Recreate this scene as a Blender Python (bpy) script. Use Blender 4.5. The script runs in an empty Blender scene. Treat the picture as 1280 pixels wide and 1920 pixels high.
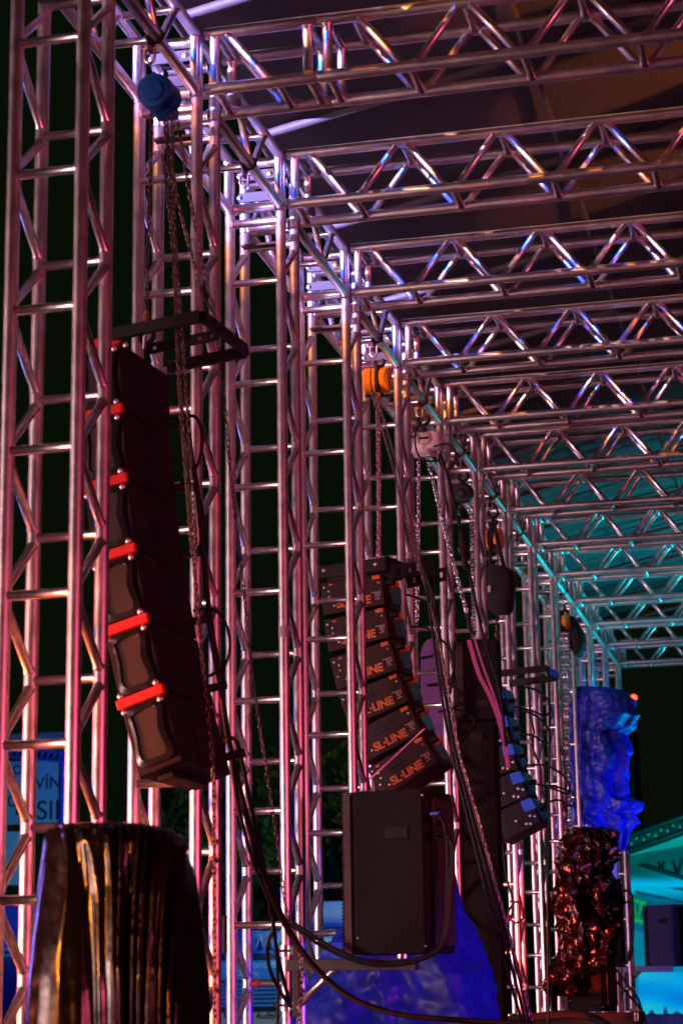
import bpy, bmesh, math, random
from mathutils import Vector, Matrix, noise
random.seed(7)
PI = math.pi
SC = bpy.context.scene
COL = SC.collection

# ------------------------------------------------------------------ camera
CR = Vector((0.97174257, 0.23560912, -0.01430801))
CU = Vector((0.06755757, -0.21952925, 0.97326404))
CF = Vector((-0.22616885, 0.94672871, 0.2292431))
CP = Vector((2.5328, -6.4251, -3.6487))
cam = bpy.data.cameras.new('camera')
camo = bpy.data.objects.new('camera', cam)
COL.objects.link(camo)
camo.matrix_world = Matrix(((CR.x, CU.x, -CF.x, CP.x), (CR.y, CU.y, -CF.y, CP.y), (CR.z, CU.z, -CF.z, CP.z), (0, 0, 0, 1)))
cam.sensor_fit = 'VERTICAL'
cam.sensor_height = 36
cam.lens = 36 * 3884.6 / 1920
cam.clip_start = 0.1
cam.clip_end = 600
cam.dof.use_dof = True
cam.dof.focus_distance = 11.2
cam.dof.aperture_fstop = 4.0
SC.camera = camo

# ------------------------------------------------------------------ world
wd = bpy.data.worlds.new('World')
SC.world = wd
wd.use_nodes = True
bg = wd.node_tree.nodes['Background']
bg.inputs[0].default_value = (0.35, 0.75, 0.25, 1)
bg.inputs[1].default_value = 0.006
SC.view_settings.view_transform = 'Standard'
SC.view_settings.look = 'None'
SC.view_settings.exposure = 0
SC.view_settings.gamma = 1
SC.view_settings.use_curve_mapping = False

# ------------------------------------------------------------------ stage lighting (show rig lamps outside the frame, with added fill lamps)
def lamp(name, kind, loc, target, power, color, size=1.0, sizey=None, spot=40, blend=0.3):
    d = bpy.data.lights.new(name, kind)
    d.energy = power
    d.color = color
    if kind == 'AREA':
        d.shape = 'RECTANGLE'
        d.size = size
        d.size_y = sizey or size
    else:
        d.shadow_soft_size = size
        if kind == 'SPOT':
            d.spot_size = math.radians(spot)
            d.spot_blend = blend
    o = bpy.data.objects.new(name, d)
    COL.objects.link(o)
    o.location = loc
    o.rotation_euler = (Vector(target) - Vector(loc)).to_track_quat('-Z', 'Y').to_euler()
    return o

lamp('wash_and_fill_lamp', 'AREA', (-11.5, -6.5, -3.6), (0, 3.2, -3.5), 205, (1, .56, .52), 5.0, 1.6).data.spread = math.radians(60)
lamp('wash_and_fill_lamp', 'AREA', (10.5, -7.0, -3.4), (0, 3.5, -3.7), 105, (1, .10, .22), 5.0, 1.6).data.spread = math.radians(55)
lamp('wash_and_fill_lamp', 'AREA', (-11.0, -6.5, 2.4), (0, 3.5, -1.4), 32, (1, .40, .50), 4.0, 1.6).data.spread = math.radians(80)  # added fill lamp that lifts the tower tops
lamp('wash_and_fill_lamp', 'AREA', (-11, 4.5, -3.4), (0, 10.5, -3.4), 125, (1, .50, .52), 4.0, 1.6).data.spread = math.radians(55)  # added fill for the far towers that the main wash misses
lamp('side_lamp', 'AREA', (-9, 5, -2.5), (0, 4, -2.0), 140, (.28, .2, 1), 1.5, 1.5)
lamp('floor_lamp', 'SPOT', (-4.6, -.6, -4.2), (0, .2, -3.7), 3400, (1, .15, .02), .10, spot=38)
lamp('floor_lamp', 'SPOT', (-3.0, -4.6, -3.0), (.46, -.85, -3.42), 950, (1, .27, .02), .06, spot=13)
lamp('floor_lamp', 'SPOT', (-2.3, -1.7, -4.7), (-.02, .5, -2.55), 170, (1, .05, .02), .05, spot=22)
lamp('follow_spot', 'SPOT', (-13.4, -18, .3), (1.3, 4.6, 4.5), 240000, (.012, .11, 1), .08, spot=20, blend=.12)
lamp('follow_spot', 'SPOT', (-15.6, -18.2, .55), (1.3, 4.6, 4.5), 110000, (1, .28, .035), .08, spot=20, blend=.12)
lamp('follow_spot', 'SPOT', (-14.6, -17.2, .5), (1.3, 4.6, 4.5), 80000, (.75, .8, 1), .08, spot=20, blend=.12)
lamp('stage_and_fill_lamp', 'SPOT', (3.4, 14.6, -4.6), (1.7, 13.0, 1.0), 2000, (0.0, .72, .85), .2, spot=66, blend=1.0)
lamp('floor_lamp', 'SPOT', (-2.6, -.2, -4.1), (.30, -.75, -3.5), 170, (.16, .05, 1), .06, spot=18)
lamp('stage_and_fill_lamp', 'SPOT', (4.6, 1.2, -4.4), (.55, 3.3, -3.8), 380, (.015, .05, 1), .2, spot=24)  # added blue lamp to brighten the tented tarpaulin
lamp('stage_and_fill_lamp', 'SPOT', (4.8, 5.5, -4.4), (.9, 8.6, -2.1), 320, (.02, .16, 1), .1, spot=22)
lamp('stage_and_fill_lamp', 'SPOT', (5.5, 9.5, -4.6), (1.2, 13.6, -2.4), 3600, (.02, .06, 1), .2, spot=21)
lamp('stage_and_fill_lamp', 'SPOT', (2.4, 19.5, -.8), (.15, 8, .05), 300, (0, .7, .75), .1, spot=9)
for bay, x, px_, w in ((.5, 3.4, 1.25, 26), (1.5, 3.8, 1.7, 22), (2.5, 3.9, 1.9, 20), (3.5, 3.6, 1.5, 14)):
    lamp('roof_spot', 'SPOT', (x, bay * 1.3139, -.1), (px_, bay * 1.3139 + .1, .85), w * 12, (1, .24, .035), .03, spot=18, blend=.1)
lamp('stage_and_fill_lamp', 'SPOT', (4.4, 19.0, -4.0), (1.6, 15.6, .6), 1600, (0.0, .62, .80), .2, spot=56, blend=.6)
lamp('stage_and_fill_lamp', 'SPOT', (-1.6, 6.2, -4.4), (1.0, 9.6, -2.9), 2600, (1, .05, .025), .05, spot=22)

# ------------------------------------------------------------------ materials
MATS = {}
def mat(name, col, rough=.5, metal=0.0, nscale=0, namt=0.0, bump=0.0, bscale=60, emit=None, estr=0, spec=.5, trans=0, rvar=0.0, stretch=None, coat=0):
    if name in MATS:
        return MATS[name]
    m = bpy.data.materials.new(name)
    m.use_nodes = True
    nt = m.node_tree
    b = nt.nodes['Principled BSDF']
    b.inputs['Base Color'].default_value = (*col, 1)
    b.inputs['Roughness'].default_value = rough
    b.inputs['Metallic'].default_value = metal
    b.inputs['Specular IOR Level'].default_value = spec
    if coat:
        b.inputs['Coat Weight'].default_value = coat
        b.inputs['Coat Roughness'].default_value = .15
    if trans:
        b.inputs['Transmission Weight'].default_value = trans
    if emit:
        b.inputs['Emission Color'].default_value = (*emit, 1)
        b.inputs['Emission Strength'].default_value = estr
    tc = nt.nodes.new('ShaderNodeTexCoord')
    src = tc.outputs['Object']
    if stretch:
        mp = nt.nodes.new('ShaderNodeMapping')
        mp.inputs['Scale'].default_value = stretch
        nt.links.new(src, mp.inputs[0])
        src = mp.outputs[0]
    if nscale:
        n = nt.nodes.new('ShaderNodeTexNoise')
        n.inputs['Scale'].default_value = nscale
        n.inputs['Detail'].default_value = 5
        n.inputs['Roughness'].default_value = .65
        nt.links.new(src, n.inputs['Vector'])
        if namt:
            r = nt.nodes.new('ShaderNodeMapRange')
            r.inputs['From Min'].default_value = .3
            r.inputs['From Max'].default_value = .7
            r.inputs['To Min'].default_value = 1 - namt
            r.inputs['To Max'].default_value = 1 + namt
            nt.links.new(n.outputs['Fac'], r.inputs['Value'])
            mx = nt.nodes.new('ShaderNodeVectorMath')
            mx.operation = 'SCALE'
            mx.inputs[0].default_value = col
            nt.links.new(r.outputs[0], mx.inputs['Scale'])
            nt.links.new(mx.outputs[0], b.inputs['Base Color'])
        if rvar:
            r2 = nt.nodes.new('ShaderNodeMapRange')
            r2.inputs['From Min'].default_value = .3
            r2.inputs['From Max'].default_value = .7
            r2.inputs['To Min'].default_value = max(.02, rough - rvar)
            r2.inputs['To Max'].default_value = rough + rvar
            nt.links.new(n.outputs['Fac'], r2.inputs['Value'])
            nt.links.new(r2.outputs[0], b.inputs['Roughness'])
    if bump:
        n2 = nt.nodes.new('ShaderNodeTexNoise')
        n2.inputs['Scale'].default_value = bscale
        n2.inputs['Detail'].default_value = 4
        nt.links.new(src, n2.inputs['Vector'])
        bp = nt.nodes.new('ShaderNodeBump')
        bp.inputs['Strength'].default_value = bump
        bp.inputs['Distance'].default_value = .004
        nt.links.new(n2.outputs['Fac'], bp.inputs['Height'])
        nt.links.new(bp.outputs[0], b.inputs['Normal'])
    MATS[name] = m
    return m

ALU = mat('aluminium', (.70, .67, .67), .44, 1.0, 14, .16, .06, 90, rvar=.08)
ALU2 = mat('aluminium_plate', (.06, .058, .06), .65, .5, 20, .2, .08, 60, rvar=.1)
def polish(m, rough, fac, scale):
    """worn extrusion: patches of drawn, polished metal over the dull oxide"""
    nt = m.node_tree; b = nt.nodes['Principled BSDF']; out = nt.nodes['Material Output']
    g = nt.nodes.new('ShaderNodeBsdfAnisotropic'); g.inputs['Roughness'].default_value = rough
    g.inputs['Color'].default_value = (.80, .78, .78, 1)
    n = nt.nodes.new('ShaderNodeTexNoise'); n.inputs['Scale'].default_value = scale; n.inputs['Detail'].default_value = 6
    r = nt.nodes.new('ShaderNodeMapRange'); r.inputs['From Min'].default_value = .3; r.inputs['From Max'].default_value = .7
    r.inputs['To Min'].default_value = fac * .55; r.inputs['To Max'].default_value = fac * 1.45
    tc = nt.nodes.new('ShaderNodeTexCoord')
    nt.links.new(tc.outputs['Object'], n.inputs[0]); nt.links.new(n.outputs['Fac'], r.inputs[0])
    mx = nt.nodes.new('ShaderNodeMixShader')
    nt.links.new(r.outputs[0], mx.inputs[0]); nt.links.new(b.outputs[0], mx.inputs[1]); nt.links.new(g.outputs[0], mx.inputs[2])
    nt.links.new(mx.outputs[0], out.inputs['Surface'])
polish(ALU, .30, .14, 9)
ALUB = mat('drawn_aluminium', (.70, .68, .68), .42, 1.0, 14, .14, .05, 90, rvar=.08)
polish(ALUB, .24, .5, 12)
STEEL = mat('zinc_steel', (.6, .6, .62), .3, 1.0, 30, .2)
BLACK = mat('black_paint', (.010, .009, .010), .55, 0, 25, .3, .15, 220, rvar=.12, spec=.25)

# ------------------------------------------------------------------ helpers
def at(x, y, Y):
    """point of the plane Y=const on the line of sight through a photo pixel (used to measure the place)"""
    d = CF + CR * ((x - 640) / 3884.6) - CU * ((y - 960) / 3884.6)
    return CP + d * ((Y - CP.y) / d.y)

def px(Y):
    return (Y - CP.y) / .9467 / 3884.6 * 1.02     # metres per photo pixel near the picture centre at depth Y

def link(name, me, parent=None, m=None):
    o = bpy.data.objects.new(name, me)
    COL.objects.link(o)
    if m and len(me.materials) == 0:
        me.materials.append(m)
    if parent:
        o.parent = parent
    return o

def tag(o, label, cat=None, group=None, kind=None):
    o['label'] = label
    if cat: o['category'] = cat
    if group: o['group'] = group
    if kind: o['kind'] = kind
    return o

def thing(name, label, cat, loc=(0, 0, 0), group=None):
    o = bpy.data.objects.new(name, None)
    o.empty_display_size = .1
    COL.objects.link(o)
    o.location = loc
    return tag(o, label, cat, group)

class MB:
    """collects shapes into one mesh"""
    def __init__(s):
        s.v = []; s.f = []
    def add(s, v, f):
        k = len(s.v)
        s.v += [tuple(p) for p in v]
        s.f += [tuple(i + k for i in q) for q in f]
        return s
    def box(s, c, d, M=None, bev=0):
        x, y, z = d[0] / 2, d[1] / 2, d[2] / 2
        if bev:
            b = min(bev, x * .9, y * .9, z * .9)
            bm = bmesh.new()
            bmesh.ops.create_cube(bm, size=1)
            for q in bm.verts: q.co = Vector((q.co.x * d[0], q.co.y * d[1], q.co.z * d[2]))
            bmesh.ops.bevel(bm, geom=bm.edges[:], offset=b, segments=2, affect='EDGES', profile=.5)
            bm.verts.index_update()
            vs = [q.co.copy() for q in bm.verts]; fs = [[q.index for q in f.verts] for f in bm.faces]
            bm.free()
        else:
            vs = [Vector((a * x, b * y, e * z)) for a in (-1, 1) for b in (-1, 1) for e in (-1, 1)]
            fs = [(0, 1, 3, 2), (4, 6, 7, 5), (0, 4, 5, 1), (2, 3, 7, 6), (0, 2, 6, 4), (1, 5, 7, 3)]
        if M: vs = [M @ p for p in vs]
        c = Vector(c)
        return s.add([p + c for p in vs], fs)
    def cyl(s, a, b, r, n=12, r2=None, cap=True):
        a, b = Vector(a), Vector(b)
        t = (b - a).normalized()
        u = t.orthogonal().normalized(); w = t.cross(u)
        r2 = r if r2 is None else r2
        vs = []
        for p, rr in ((a, r), (b, r2)):
            vs += [p + (u * math.cos(2 * PI * i / n) + w * math.sin(2 * PI * i / n)) * rr for i in range(n)]
        fs = [(i, (i + 1) % n, n + (i + 1) % n, n + i) for i in range(n)]
        if cap: fs += [tuple(range(n))[::-1], tuple(range(n, 2 * n))]
        return s.add(vs, fs)
    def tube(s, pts, r, n=6, closed=False, cap=True):
        pts = [Vector(p) for p in pts]
        m = len(pts)
        vs = []; up = None
        for i, p in enumerate(pts):
            if closed: t = pts[(i + 1) % m] - pts[i - 1]
            else: t = pts[min(i + 1, m - 1)] - pts[max(i - 1, 0)]
            if t.length < 1e-9: t = Vector((0, 0, 1))
            t.normalize()
            if up is None: up = t.orthogonal().normalized()
            up = up - t * up.dot(t)
            if up.length < 1e-6: up = t.orthogonal()
            up.normalize()
            w = t.cross(up)
            rr = r[i] if isinstance(r, (list, tuple)) else r
            vs += [p + (up * math.cos(2 * PI * k / n) + w * math.sin(2 * PI * k / n)) * rr for k in range(n)]
        fs = []
        for i in range(m if closed else m - 1):
            j = (i + 1) % m
            fs += [(i * n + k, i * n + (k + 1) % n, j * n + (k + 1) % n, j * n + k) for k in range(n)]
        if cap and not closed: fs += [tuple(range(n))[::-1], tuple(range((m - 1) * n, m * n))]
        return s.add(vs, fs)
    def lathe(s, prof, c=(0, 0, 0), ax=(0, 0, 1), n=24):
        """prof: (distance along axis, radius)"""
        t = Vector(ax).normalized(); u = t.orthogonal().normalized(); w = t.cross(u); c = Vector(c)
        vs = []
        for h, r in prof:
            vs += [c + t * h + (u * math.cos(2 * PI * i / n) + w * math.sin(2 * PI * i / n)) * r for i in range(n)]
        fs = []
        for j in range(len(prof) - 1):
            fs += [(j * n + i, j * n + (i + 1) % n, (j + 1) * n + (i + 1) % n, (j + 1) * n + i) for i in range(n)]
        fs += [tuple(range(n))[::-1], tuple(range((len(prof) - 1) * n, len(prof) * n))]
        return s.add(vs, fs)
    def prism(s, poly, o, U, V, N, d):
        """polygon in the U,V plane at o, thickness d along N"""
        o, U, V, N = Vector(o), Vector(U), Vector(V), Vector(N)
        k = len(poly)
        vs = [o + U * a + V * b for a, b in poly] + [o + U * a + V * b + N * d for a, b in poly]
        fs = [tuple(range(k))[::-1], tuple(range(k, 2 * k))] + [(i, (i + 1) % k, k + (i + 1) % k, k + i) for i in range(k)]
        return s.add(vs, fs)
    def mesh(s, name, m, smooth=False, angle=None):
        me = bpy.data.meshes.new(name)
        me.from_pydata(s.v, [], s.f)
        bm = bmesh.new(); bm.from_mesh(me)
        bmesh.ops.recalc_face_normals(bm, faces=bm.faces[:])
        bm.to_mesh(me); bm.free()
        if m: me.materials.append(m)
        if smooth:
            me.polygons.foreach_set('use_smooth', [True] * len(me.polygons))
            if angle is None: angle = 40
            me.set_sharp_from_angle(angle=math.radians(angle))
        me.update()
        return me
    def build(s, name, m, parent=None, smooth=False, angle=None):
        return link(name, s.mesh(name, m, smooth, angle), parent)

TUBES = {}
def tube_mesh(L, r, m, weld):
    k = (round(L, 3), r, m.name, weld)
    if k not in TUBES:
        b = MB()
        if weld:
            b.lathe([(0, r * 1.0), (.001, r * 1.28), (.007, r * 1.22), (.012, r), (L - .012, r), (L - .007, r * 1.22), (L - .001, r * 1.28), (L, r)], n=12)
        else:
            b.lathe([(0, r * .96), (.004, r), (L - .004, r), (L, r * .96)], n=16)
        TUBES[k] = b.mesh('tube', m, True, 60)
    return TUBES[k]

def bar(name, a, b, r, parent, m=None, weld=True):
    a, b = Vector(a), Vector(b)
    d = b - a
    o = link(name, tube_mesh(d.length, r, m or (ALUB if weld else ALU), weld), parent)
    o.rotation_mode = 'QUATERNION'
    o.rotation_quaternion = d.to_track_quat('Z', 'Y')
    o.location = a
    return o

# ------------------------------------------------------------------ the truss frame
W = .25                      # chord spacing
H = W / 2
RC = .0245                   # chord radius
RB = .0165                   # brace radius
S = 1.3139                   # tower spacing
NT = 14
BASE = -5.3
PITCH = .4965

def truss(t, L, ax, ladder, start, end, flip=False, rungphase=0.0, pitch=PITCH):
    """box truss along axis ax from start to end: chords, two zig-zag faces, rungs on the two ladder faces.
    ax: unit vector, ladder: unit vector normal of the ladder faces."""
    ax = Vector(ax); lv = Vector(ladder); zv = ax.cross(lv)      # zv: normal of the zig-zag faces
    for i in (-1, 1):
        for j in (-1, 1):
            bar('chord', ax * start + lv * H * i + zv * H * j, ax * end + lv * H * i + zv * H * j, RC, t, weld=False)
    k0 = start + rungphase
    g = .030
    side = 1 if not flip else -1
    p = k0
    n = 0
    while p <= end - .02:
        s = side if n % 2 == 0 else -side
        bar('rung', ax * p + lv * H * s - zv * (H - RC * .7), ax * p + lv * H * s + zv * (H - RC * .7), RB, t)
        q = p + pitch / 2
        if q <= end - .02:
            for j in (-1, 1):
                d = RC * .55
                a = ax * (p + g) + lv * (H - d) * s + zv * H * j
                b = ax * (q - g) - lv * (H - d) * s + zv * H * j
                bar('brace', a, b, RB, t)
        p = q
        n += 1

tower_labels = [
 'nearest aluminium truss tower, blurred, filling the left edge of the photo',
 'truss tower standing right behind the hanging array with red bands',
 'truss tower carrying the clamped speaker bracket on its right leg',
 'truss tower standing behind the black speaker and before the orange lettered array',
 'truss tower just right of the orange chain hoist',
 'truss tower beside the pink lit electric hoist',
 'truss tower beside the round black chain hoist',
 'truss tower right of the hanging black chain bag',
 'eighth truss tower in the row, behind the array with blue lit brackets',
 'truss tower whose lower half stands just left of the black wrapped pile',
 'truss tower with dangling chains, left of the hanging blue tarpaulin',
 'third truss tower from the far end, partly hidden by the blue tarpaulin',
 'last truss tower but one, lit teal above the blue tarpaulin',
 'last and farthest truss tower, at the teal lit corner of the frame']
row_labels = [
 'row beam that carries the blue chain hoist on its lower tube',
 'row beam with the empty shackle hanging under it',
 'row beam between the third and fourth tower with nothing hung from it',
 'row beam that carries the orange chain hoist',
 'row beam that carries the pink lit electric hoist',
 'row beam that carries the round black chain hoist',
 'row beam that carries the hook with the black chain bag',
 'teal edged row beam just after the one with the chain bag',
 'ninth row beam, teal edged, two bays after the chain bag',
 'row beam above the far black bag and small yellow hoist',
 'teal row beam right after the far black bag',
 'third row beam from the far end, lit green and teal',
 'last row beam but one before the far teal corner',]
ord_ = ['', 'topmost', 'second', 'third', 'fourth', 'fifth', 'sixth', 'seventh', 'eighth', 'ninth', 'tenth', 'eleventh', 'twelfth']

def corner_block(t):
    """sleeve block on top of a tower: posts, bolted plates and cross tubes"""
    top = .285
    for i in (-1, 1):
        for j in (-1, 1):
            bar('corner_post', (i * H, j * H, .004), (i * H, j * H, top), RC * 1.02, t, weld=False)
    for j in (-1, 1):
        for k, z in enumerate((.03, .255)):
            bar('cross_tube', (-H + RC, j * H, z), (H - RC, j * H, z), RC * .95, t, ALU)
    for z in (.085, .195):
        pl = MB().box((0, -H, z), (W - 2 * RC, .012, .05), bev=.003).build('plate', ALU2, t)
        for x in (-.075, .075):
            MB().lathe([(0, .011), (.006, .011), (.007, .007), (.012, .006)], (x, -H - .006, z), (0, -1, 0), 8).build('bolt', STEEL, pl, True)
    for i in (-1, 1):
        bar('cross_tube', (i * H, -H + RC, .27), (i * H, H - RC, .27), RC * .8, t, ALU)
    MB().box((0, 0, -.115), (W - .05, .05, .012), bev=.003).build('plate', ALU2, t)

def make_tower():
    t = thing('truss_tower', '', 'truss tower', (0, 0, 0), 'truss towers along the stage edge')
    for i in (-1, 1):
        for j in (-1, 1):
            bar('chord', (i * H, j * H, BASE), (i * H, j * H, 0), RC, t, weld=False)
    # front and rear ladder rungs, zig-zag on the two sides
    z = -.3445
    nodes = [(-.03, -1)]
    k = 0
    bar('rung', (-H + RC * .6, -H, -.045), (H - RC * .6, -H, -.045), RB * 1.25, t)
    bar('rung', (-H + RC * .6, H, -.075), (H - RC * .6, H, -.075), RB * 1.25, t)
    while z > BASE + .1:
        bar('rung', (-H + RC * .6, -H, z), (H - RC * .6, -H, z), RB, t)
        zz = z - PITCH / 2
        bar('rung', (-H + RC * .6, H, zz), (H - RC * .6, H, zz), RB, t)
        g = .033
        for i in (-1, 1):
            bar('brace', (i * H, H - .016, z + PITCH / 2 - g), (i * H, -H + .016, z + g), RB, t)
            bar('brace', (i * H, -H + .016, z - g), (i * H, H - .016, zz + g), RB, t)
        z -= PITCH
    corner_block(t)
    return t

def copy_tree(o, parent=None, par=False):
    c = o.copy()
    COL.objects.link(c)
    if par: c.parent = parent
    for ch in list(o.children):
        copy_tree(ch, c, True)
    return c

T0 = make_tower()
towers = [T0]
for n in range(1, NT):
    c = copy_tree(T0)
    c.location = (0, n * S, 0)
    towers.append(c)
for n, c in enumerate(towers): c['label'] = tower_labels[n]

TAPE = mat('red_tape', (.55, .02, .03), .5)
MB().lathe([(0, .0175), (.028, .0175)], (-.10, H, -.3445 - PITCH * 6.5), (1, 0, 0), 14).build('tape', TAPE, towers[2], True, 60)
MB().box((-H - .03, -H - .005, -3.36), (.012, .04, .16), bev=.003).build('hinge_plate', ALU2, towers[2])
for k, (x, z) in enumerate(((-H, -1.1), (H, -2.05), (H, -.62))):
    MB().lathe([(0, RC * 1.03), (.05, RC * 1.03)], (x, -H, z), (0, 0, 1), 16).build('tape', mat('grey_tape', (.30, .29, .30), .6), towers[3 - k], True, 60)

# row beams between the towers
def make_row():
    t = thing('row_beam', '', 'truss beam', (0, 0, 0), 'short truss beams linking the towers')
    L = S - W - .06
    truss(t, L, (0, 1, 0), (0, 0, 1), -L / 2, L / 2, flip=True, rungphase=.03)
    for e in (-1, 1):
        for i in (-1, 1):
            bar('end_post', (i * H, e * (L / 2 - .012), -H + .02), (i * H, e * (L / 2 - .012), H - .02), RB, t, ALU)
    return t
R0 = make_row()
rows = [R0] + [copy_tree(R0) for _ in range(NT - 2)]
for n, c in enumerate(rows):
    c.location = (0, (n + .5) * S, .15)
    c['label'] = row_labels[n]

# roof trusses reaching over the stage
RL = 6.0
def make_roof(joint):
    t = thing('roof_truss', '', 'roof truss', (0, 0, 0), 'roof trusses crossing over the stage')
    def ends(x):
        for z in (-1, 1):
            bar('end_post', (x, z * H, -H + .02), (x, z * H, H - .02), RB * 1.25, t, ALU)
            bar('end_rung', (x, -H + .02, z * H), (x, H - .02, z * H), RB, t)
    if joint:
        truss(t, RL, (1, 0, 0), (0, 0, -1), 0, .478, flip=True, rungphase=.07, pitch=.467)
        ends(.04); ends(.438)
        truss(t, RL, (1, 0, 0), (0, 0, -1), .482, RL, flip=True, rungphase=.15, pitch=.462)
        ends(.522); ends(RL - .04)
    else:
        truss(t, RL, (1, 0, 0), (0, 0, -1), 0, RL, flip=True, rungphase=.0885, pitch=.467)
        ends(.035); ends(RL - .04)
    return t
F1 = make_roof(True)
F0 = make_roof(False)
roofs = [F0, F1] + [copy_tree(F0) for _ in range(NT - 2)]
for n, c in enumerate(roofs):
    c.location = (H + RC + .012, n * S, .155)
    if n == 0: c['label'] = 'roof truss above the nearest tower, hidden past the top edge'
    elif n == NT - 1: c['label'] = 'farthest roof truss, teal lit, crossing above the dark gap and red lamp'
    else: c['label'] = '%s aluminium roof truss counted downward from the top edge of the photo' % ord_[n]
# ------------------------------------------------------------------ ground, sky line, roof skin
gm = mat('asphalt', (.05, .048, .046), .9, 0, 8, .3, .4, 40)
g = MB().add([(-150, -30, BASE), (150, -30, BASE), (150, 260, BASE), (-150, 260, BASE)], [(0, 1, 2, 3)]).build('ground', gm)
g['kind'] = 'structure'
hm = mat('dark_hill', (.03, .04, .025), 1, 0, .3, .5)
hb = MB(); vs = []
N = 60
for i in range(N + 1):
    x = -90 + 180 * i / N
    h = 9 + 4 * noise.noise((x * .05, 3, 0)) + 1.2 * noise.noise((x * .3, 5, 0))
    vs += [(x, 150, BASE), (x, 158, BASE + h * .7), (x, 175, BASE + h)]
fs = []
for i in range(N):
    for k in range(2):
        a = i * 3 + k
        fs.append((a, a + 3, a + 4, a + 1))
o = hb.add(vs, fs).build('hills', hm, None, True, 180); o['kind'] = 'structure'

DULL = mat('dull_grey_paint', (.07, .065, .068), .6, 0, 20, .25, .15, 80)
# roof skin: sagging membrane bays on sloping rafters
skin = mat('roof_membrane', (.05, .047, .049), .85, 0, 3, .18, .3, 9)
rm = tag(thing('stage_roof', 'dark fabric roof over the stage with orange and teal light patches', 'roof', (0, 0, 0)), 'dark fabric stage roof catching orange and teal light above the trusses', 'roof')
X0, X1, SL, Z0 = -.05, 6.6, .20, .52
for n in range(NT - 1):
    b = MB(); vs = []; fs = []
    nx, ny = 14, 6
    for i in range(nx + 1):
        for j in range(ny + 1):
            x = X0 + (X1 - X0) * i / nx; v = j / ny
            y = (n + v) * S
            z = Z0 + SL * (x - X0) + .055 - .035 * math.sin(PI * v) * (.35 + .65 * math.sin(PI * i / nx)) + .014 * noise.noise((x * 2.2, y * 2.5, 1))
            vs.append((x, y, z))
    for i in range(nx):
        for j in range(ny):
            a = i * (ny + 1) + j
            fs.append((a, a + 1, a + ny + 2, a + ny + 1))
    b.add(vs, fs).build('membrane', skin, rm, True, 180)
for n in range(NT):
    y = n * S
    bar('rafter', (X0, y + .16, Z0), (X1, y + .16, Z0 + SL * (X1 - X0)), .024, rm, DULL, False)
for x in (X0, 1.3, 2.7):
    z = Z0 + SL * (x - X0) - .03
    bar('purlin', (x, -.2, z), (x, (NT - 1) * S + .3, z), .02, rm, DULL, False)

# ------------------------------------------------------------------ chains, hooks, ropes
CH_R = mat('dark_chain', (.17, .11, .10), .32, 1.0, 120, .3)
CH_Z = mat('zinc_chain', (.72, .74, .8), .25, 1.0, 120, .15)
CH_B = mat('black_chain', (.10, .09, .10), .3, 1.0, 120, .2)
RUB = mat('black_rubber', (.009, .009, .010), .5, 0, 60, .2, spec=.25)
def resample(pts, step):
    pts = [Vector(p) for p in pts]
    out = [pts[0]]; acc = 0
    for a, b in zip(pts, pts[1:]):
        L = (b - a).length; s = step - acc
        while s <= L:
            out.append(a.lerp(b, s / L)); s += step
        acc = L - (s - step)
    return out
def smooth(pts, n=8):
    """Catmull-Rom through the points"""
    p = [Vector(q) for q in pts]
    p = [p[0] * 2 - p[1]] + p + [p[-1] * 2 - p[-2]]
    out = []
    for i in range(1, len(p) - 2):
        for k in range(n):
            t = k / n
            out.append(.5 * ((2 * p[i]) + (p[i + 1] - p[i - 1]) * t + (2 * p[i - 1] - 5 * p[i] + 4 * p[i + 1] - p[i + 2]) * t * t + (3 * p[i] - p[i - 1] - 3 * p[i + 1] + p[i + 2]) * t ** 3))
    out.append(p[-2])
    return out
def pix(l, Y):
    """pixel list measured on the photo -> points; entries (x, y) at depth Y or (x, y, Y)"""
    return [at(q[0], q[1], q[2] if len(q) > 2 else Y) for q in l]
def chain_mb(mb, path, pitch, wire, seg=(10, 5)):
    pts = resample(path, pitch)
    for i in range(len(pts) - 1):
        a, b = pts[i], pts[i + 1]
        t = (b - a).normalized()
        u = t.cross(Vector((.3, 1, .1))).normalized(); w = t.cross(u)
        th = (i % 2) * PI / 2 + .35 + .25 * math.sin(i * .7)
        s = u * math.cos(th) + w * math.sin(th)
        c = (a + b) / 2
        hl, hw = pitch * .5 + wire * 1.0, wire * 2.1
        ring = [c + t * (hl * (abs(math.cos(k)) ** .7) * (1 if math.cos(k) >= 0 else -1)) + s * (hw * math.sin(k)) for k in [2 * PI * q / seg[0] for q in range(seg[0])]]
        mb.tube(ring, wire, seg[1], closed=True)
    return mb
def chain(name, paths, pitch, wire, m, parent=None, seg=(10, 5)):
    mb = MB()
    for p in paths: chain_mb(mb, smooth(p, 6), pitch, wire, seg)
    o = mb.build(name, m, parent, True, 80)
    return o
def cable(name, pts, r, m=None, parent=None, n=7):
    return MB().tube(smooth(pts, 8), r, n).build(name, m or RUB, parent, True, 80)
def hook_pts(c, s, rx=(1, 0, 0)):
    """hook outline: shank on top, open to one side"""
    c = Vector(c); rx = Vector(rx)
    return [c + rx * (s * math.cos(a)) + Vector((0, 0, s * math.sin(a))) for a in [math.radians(d) for d in range(150, 430, 20)]]

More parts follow.
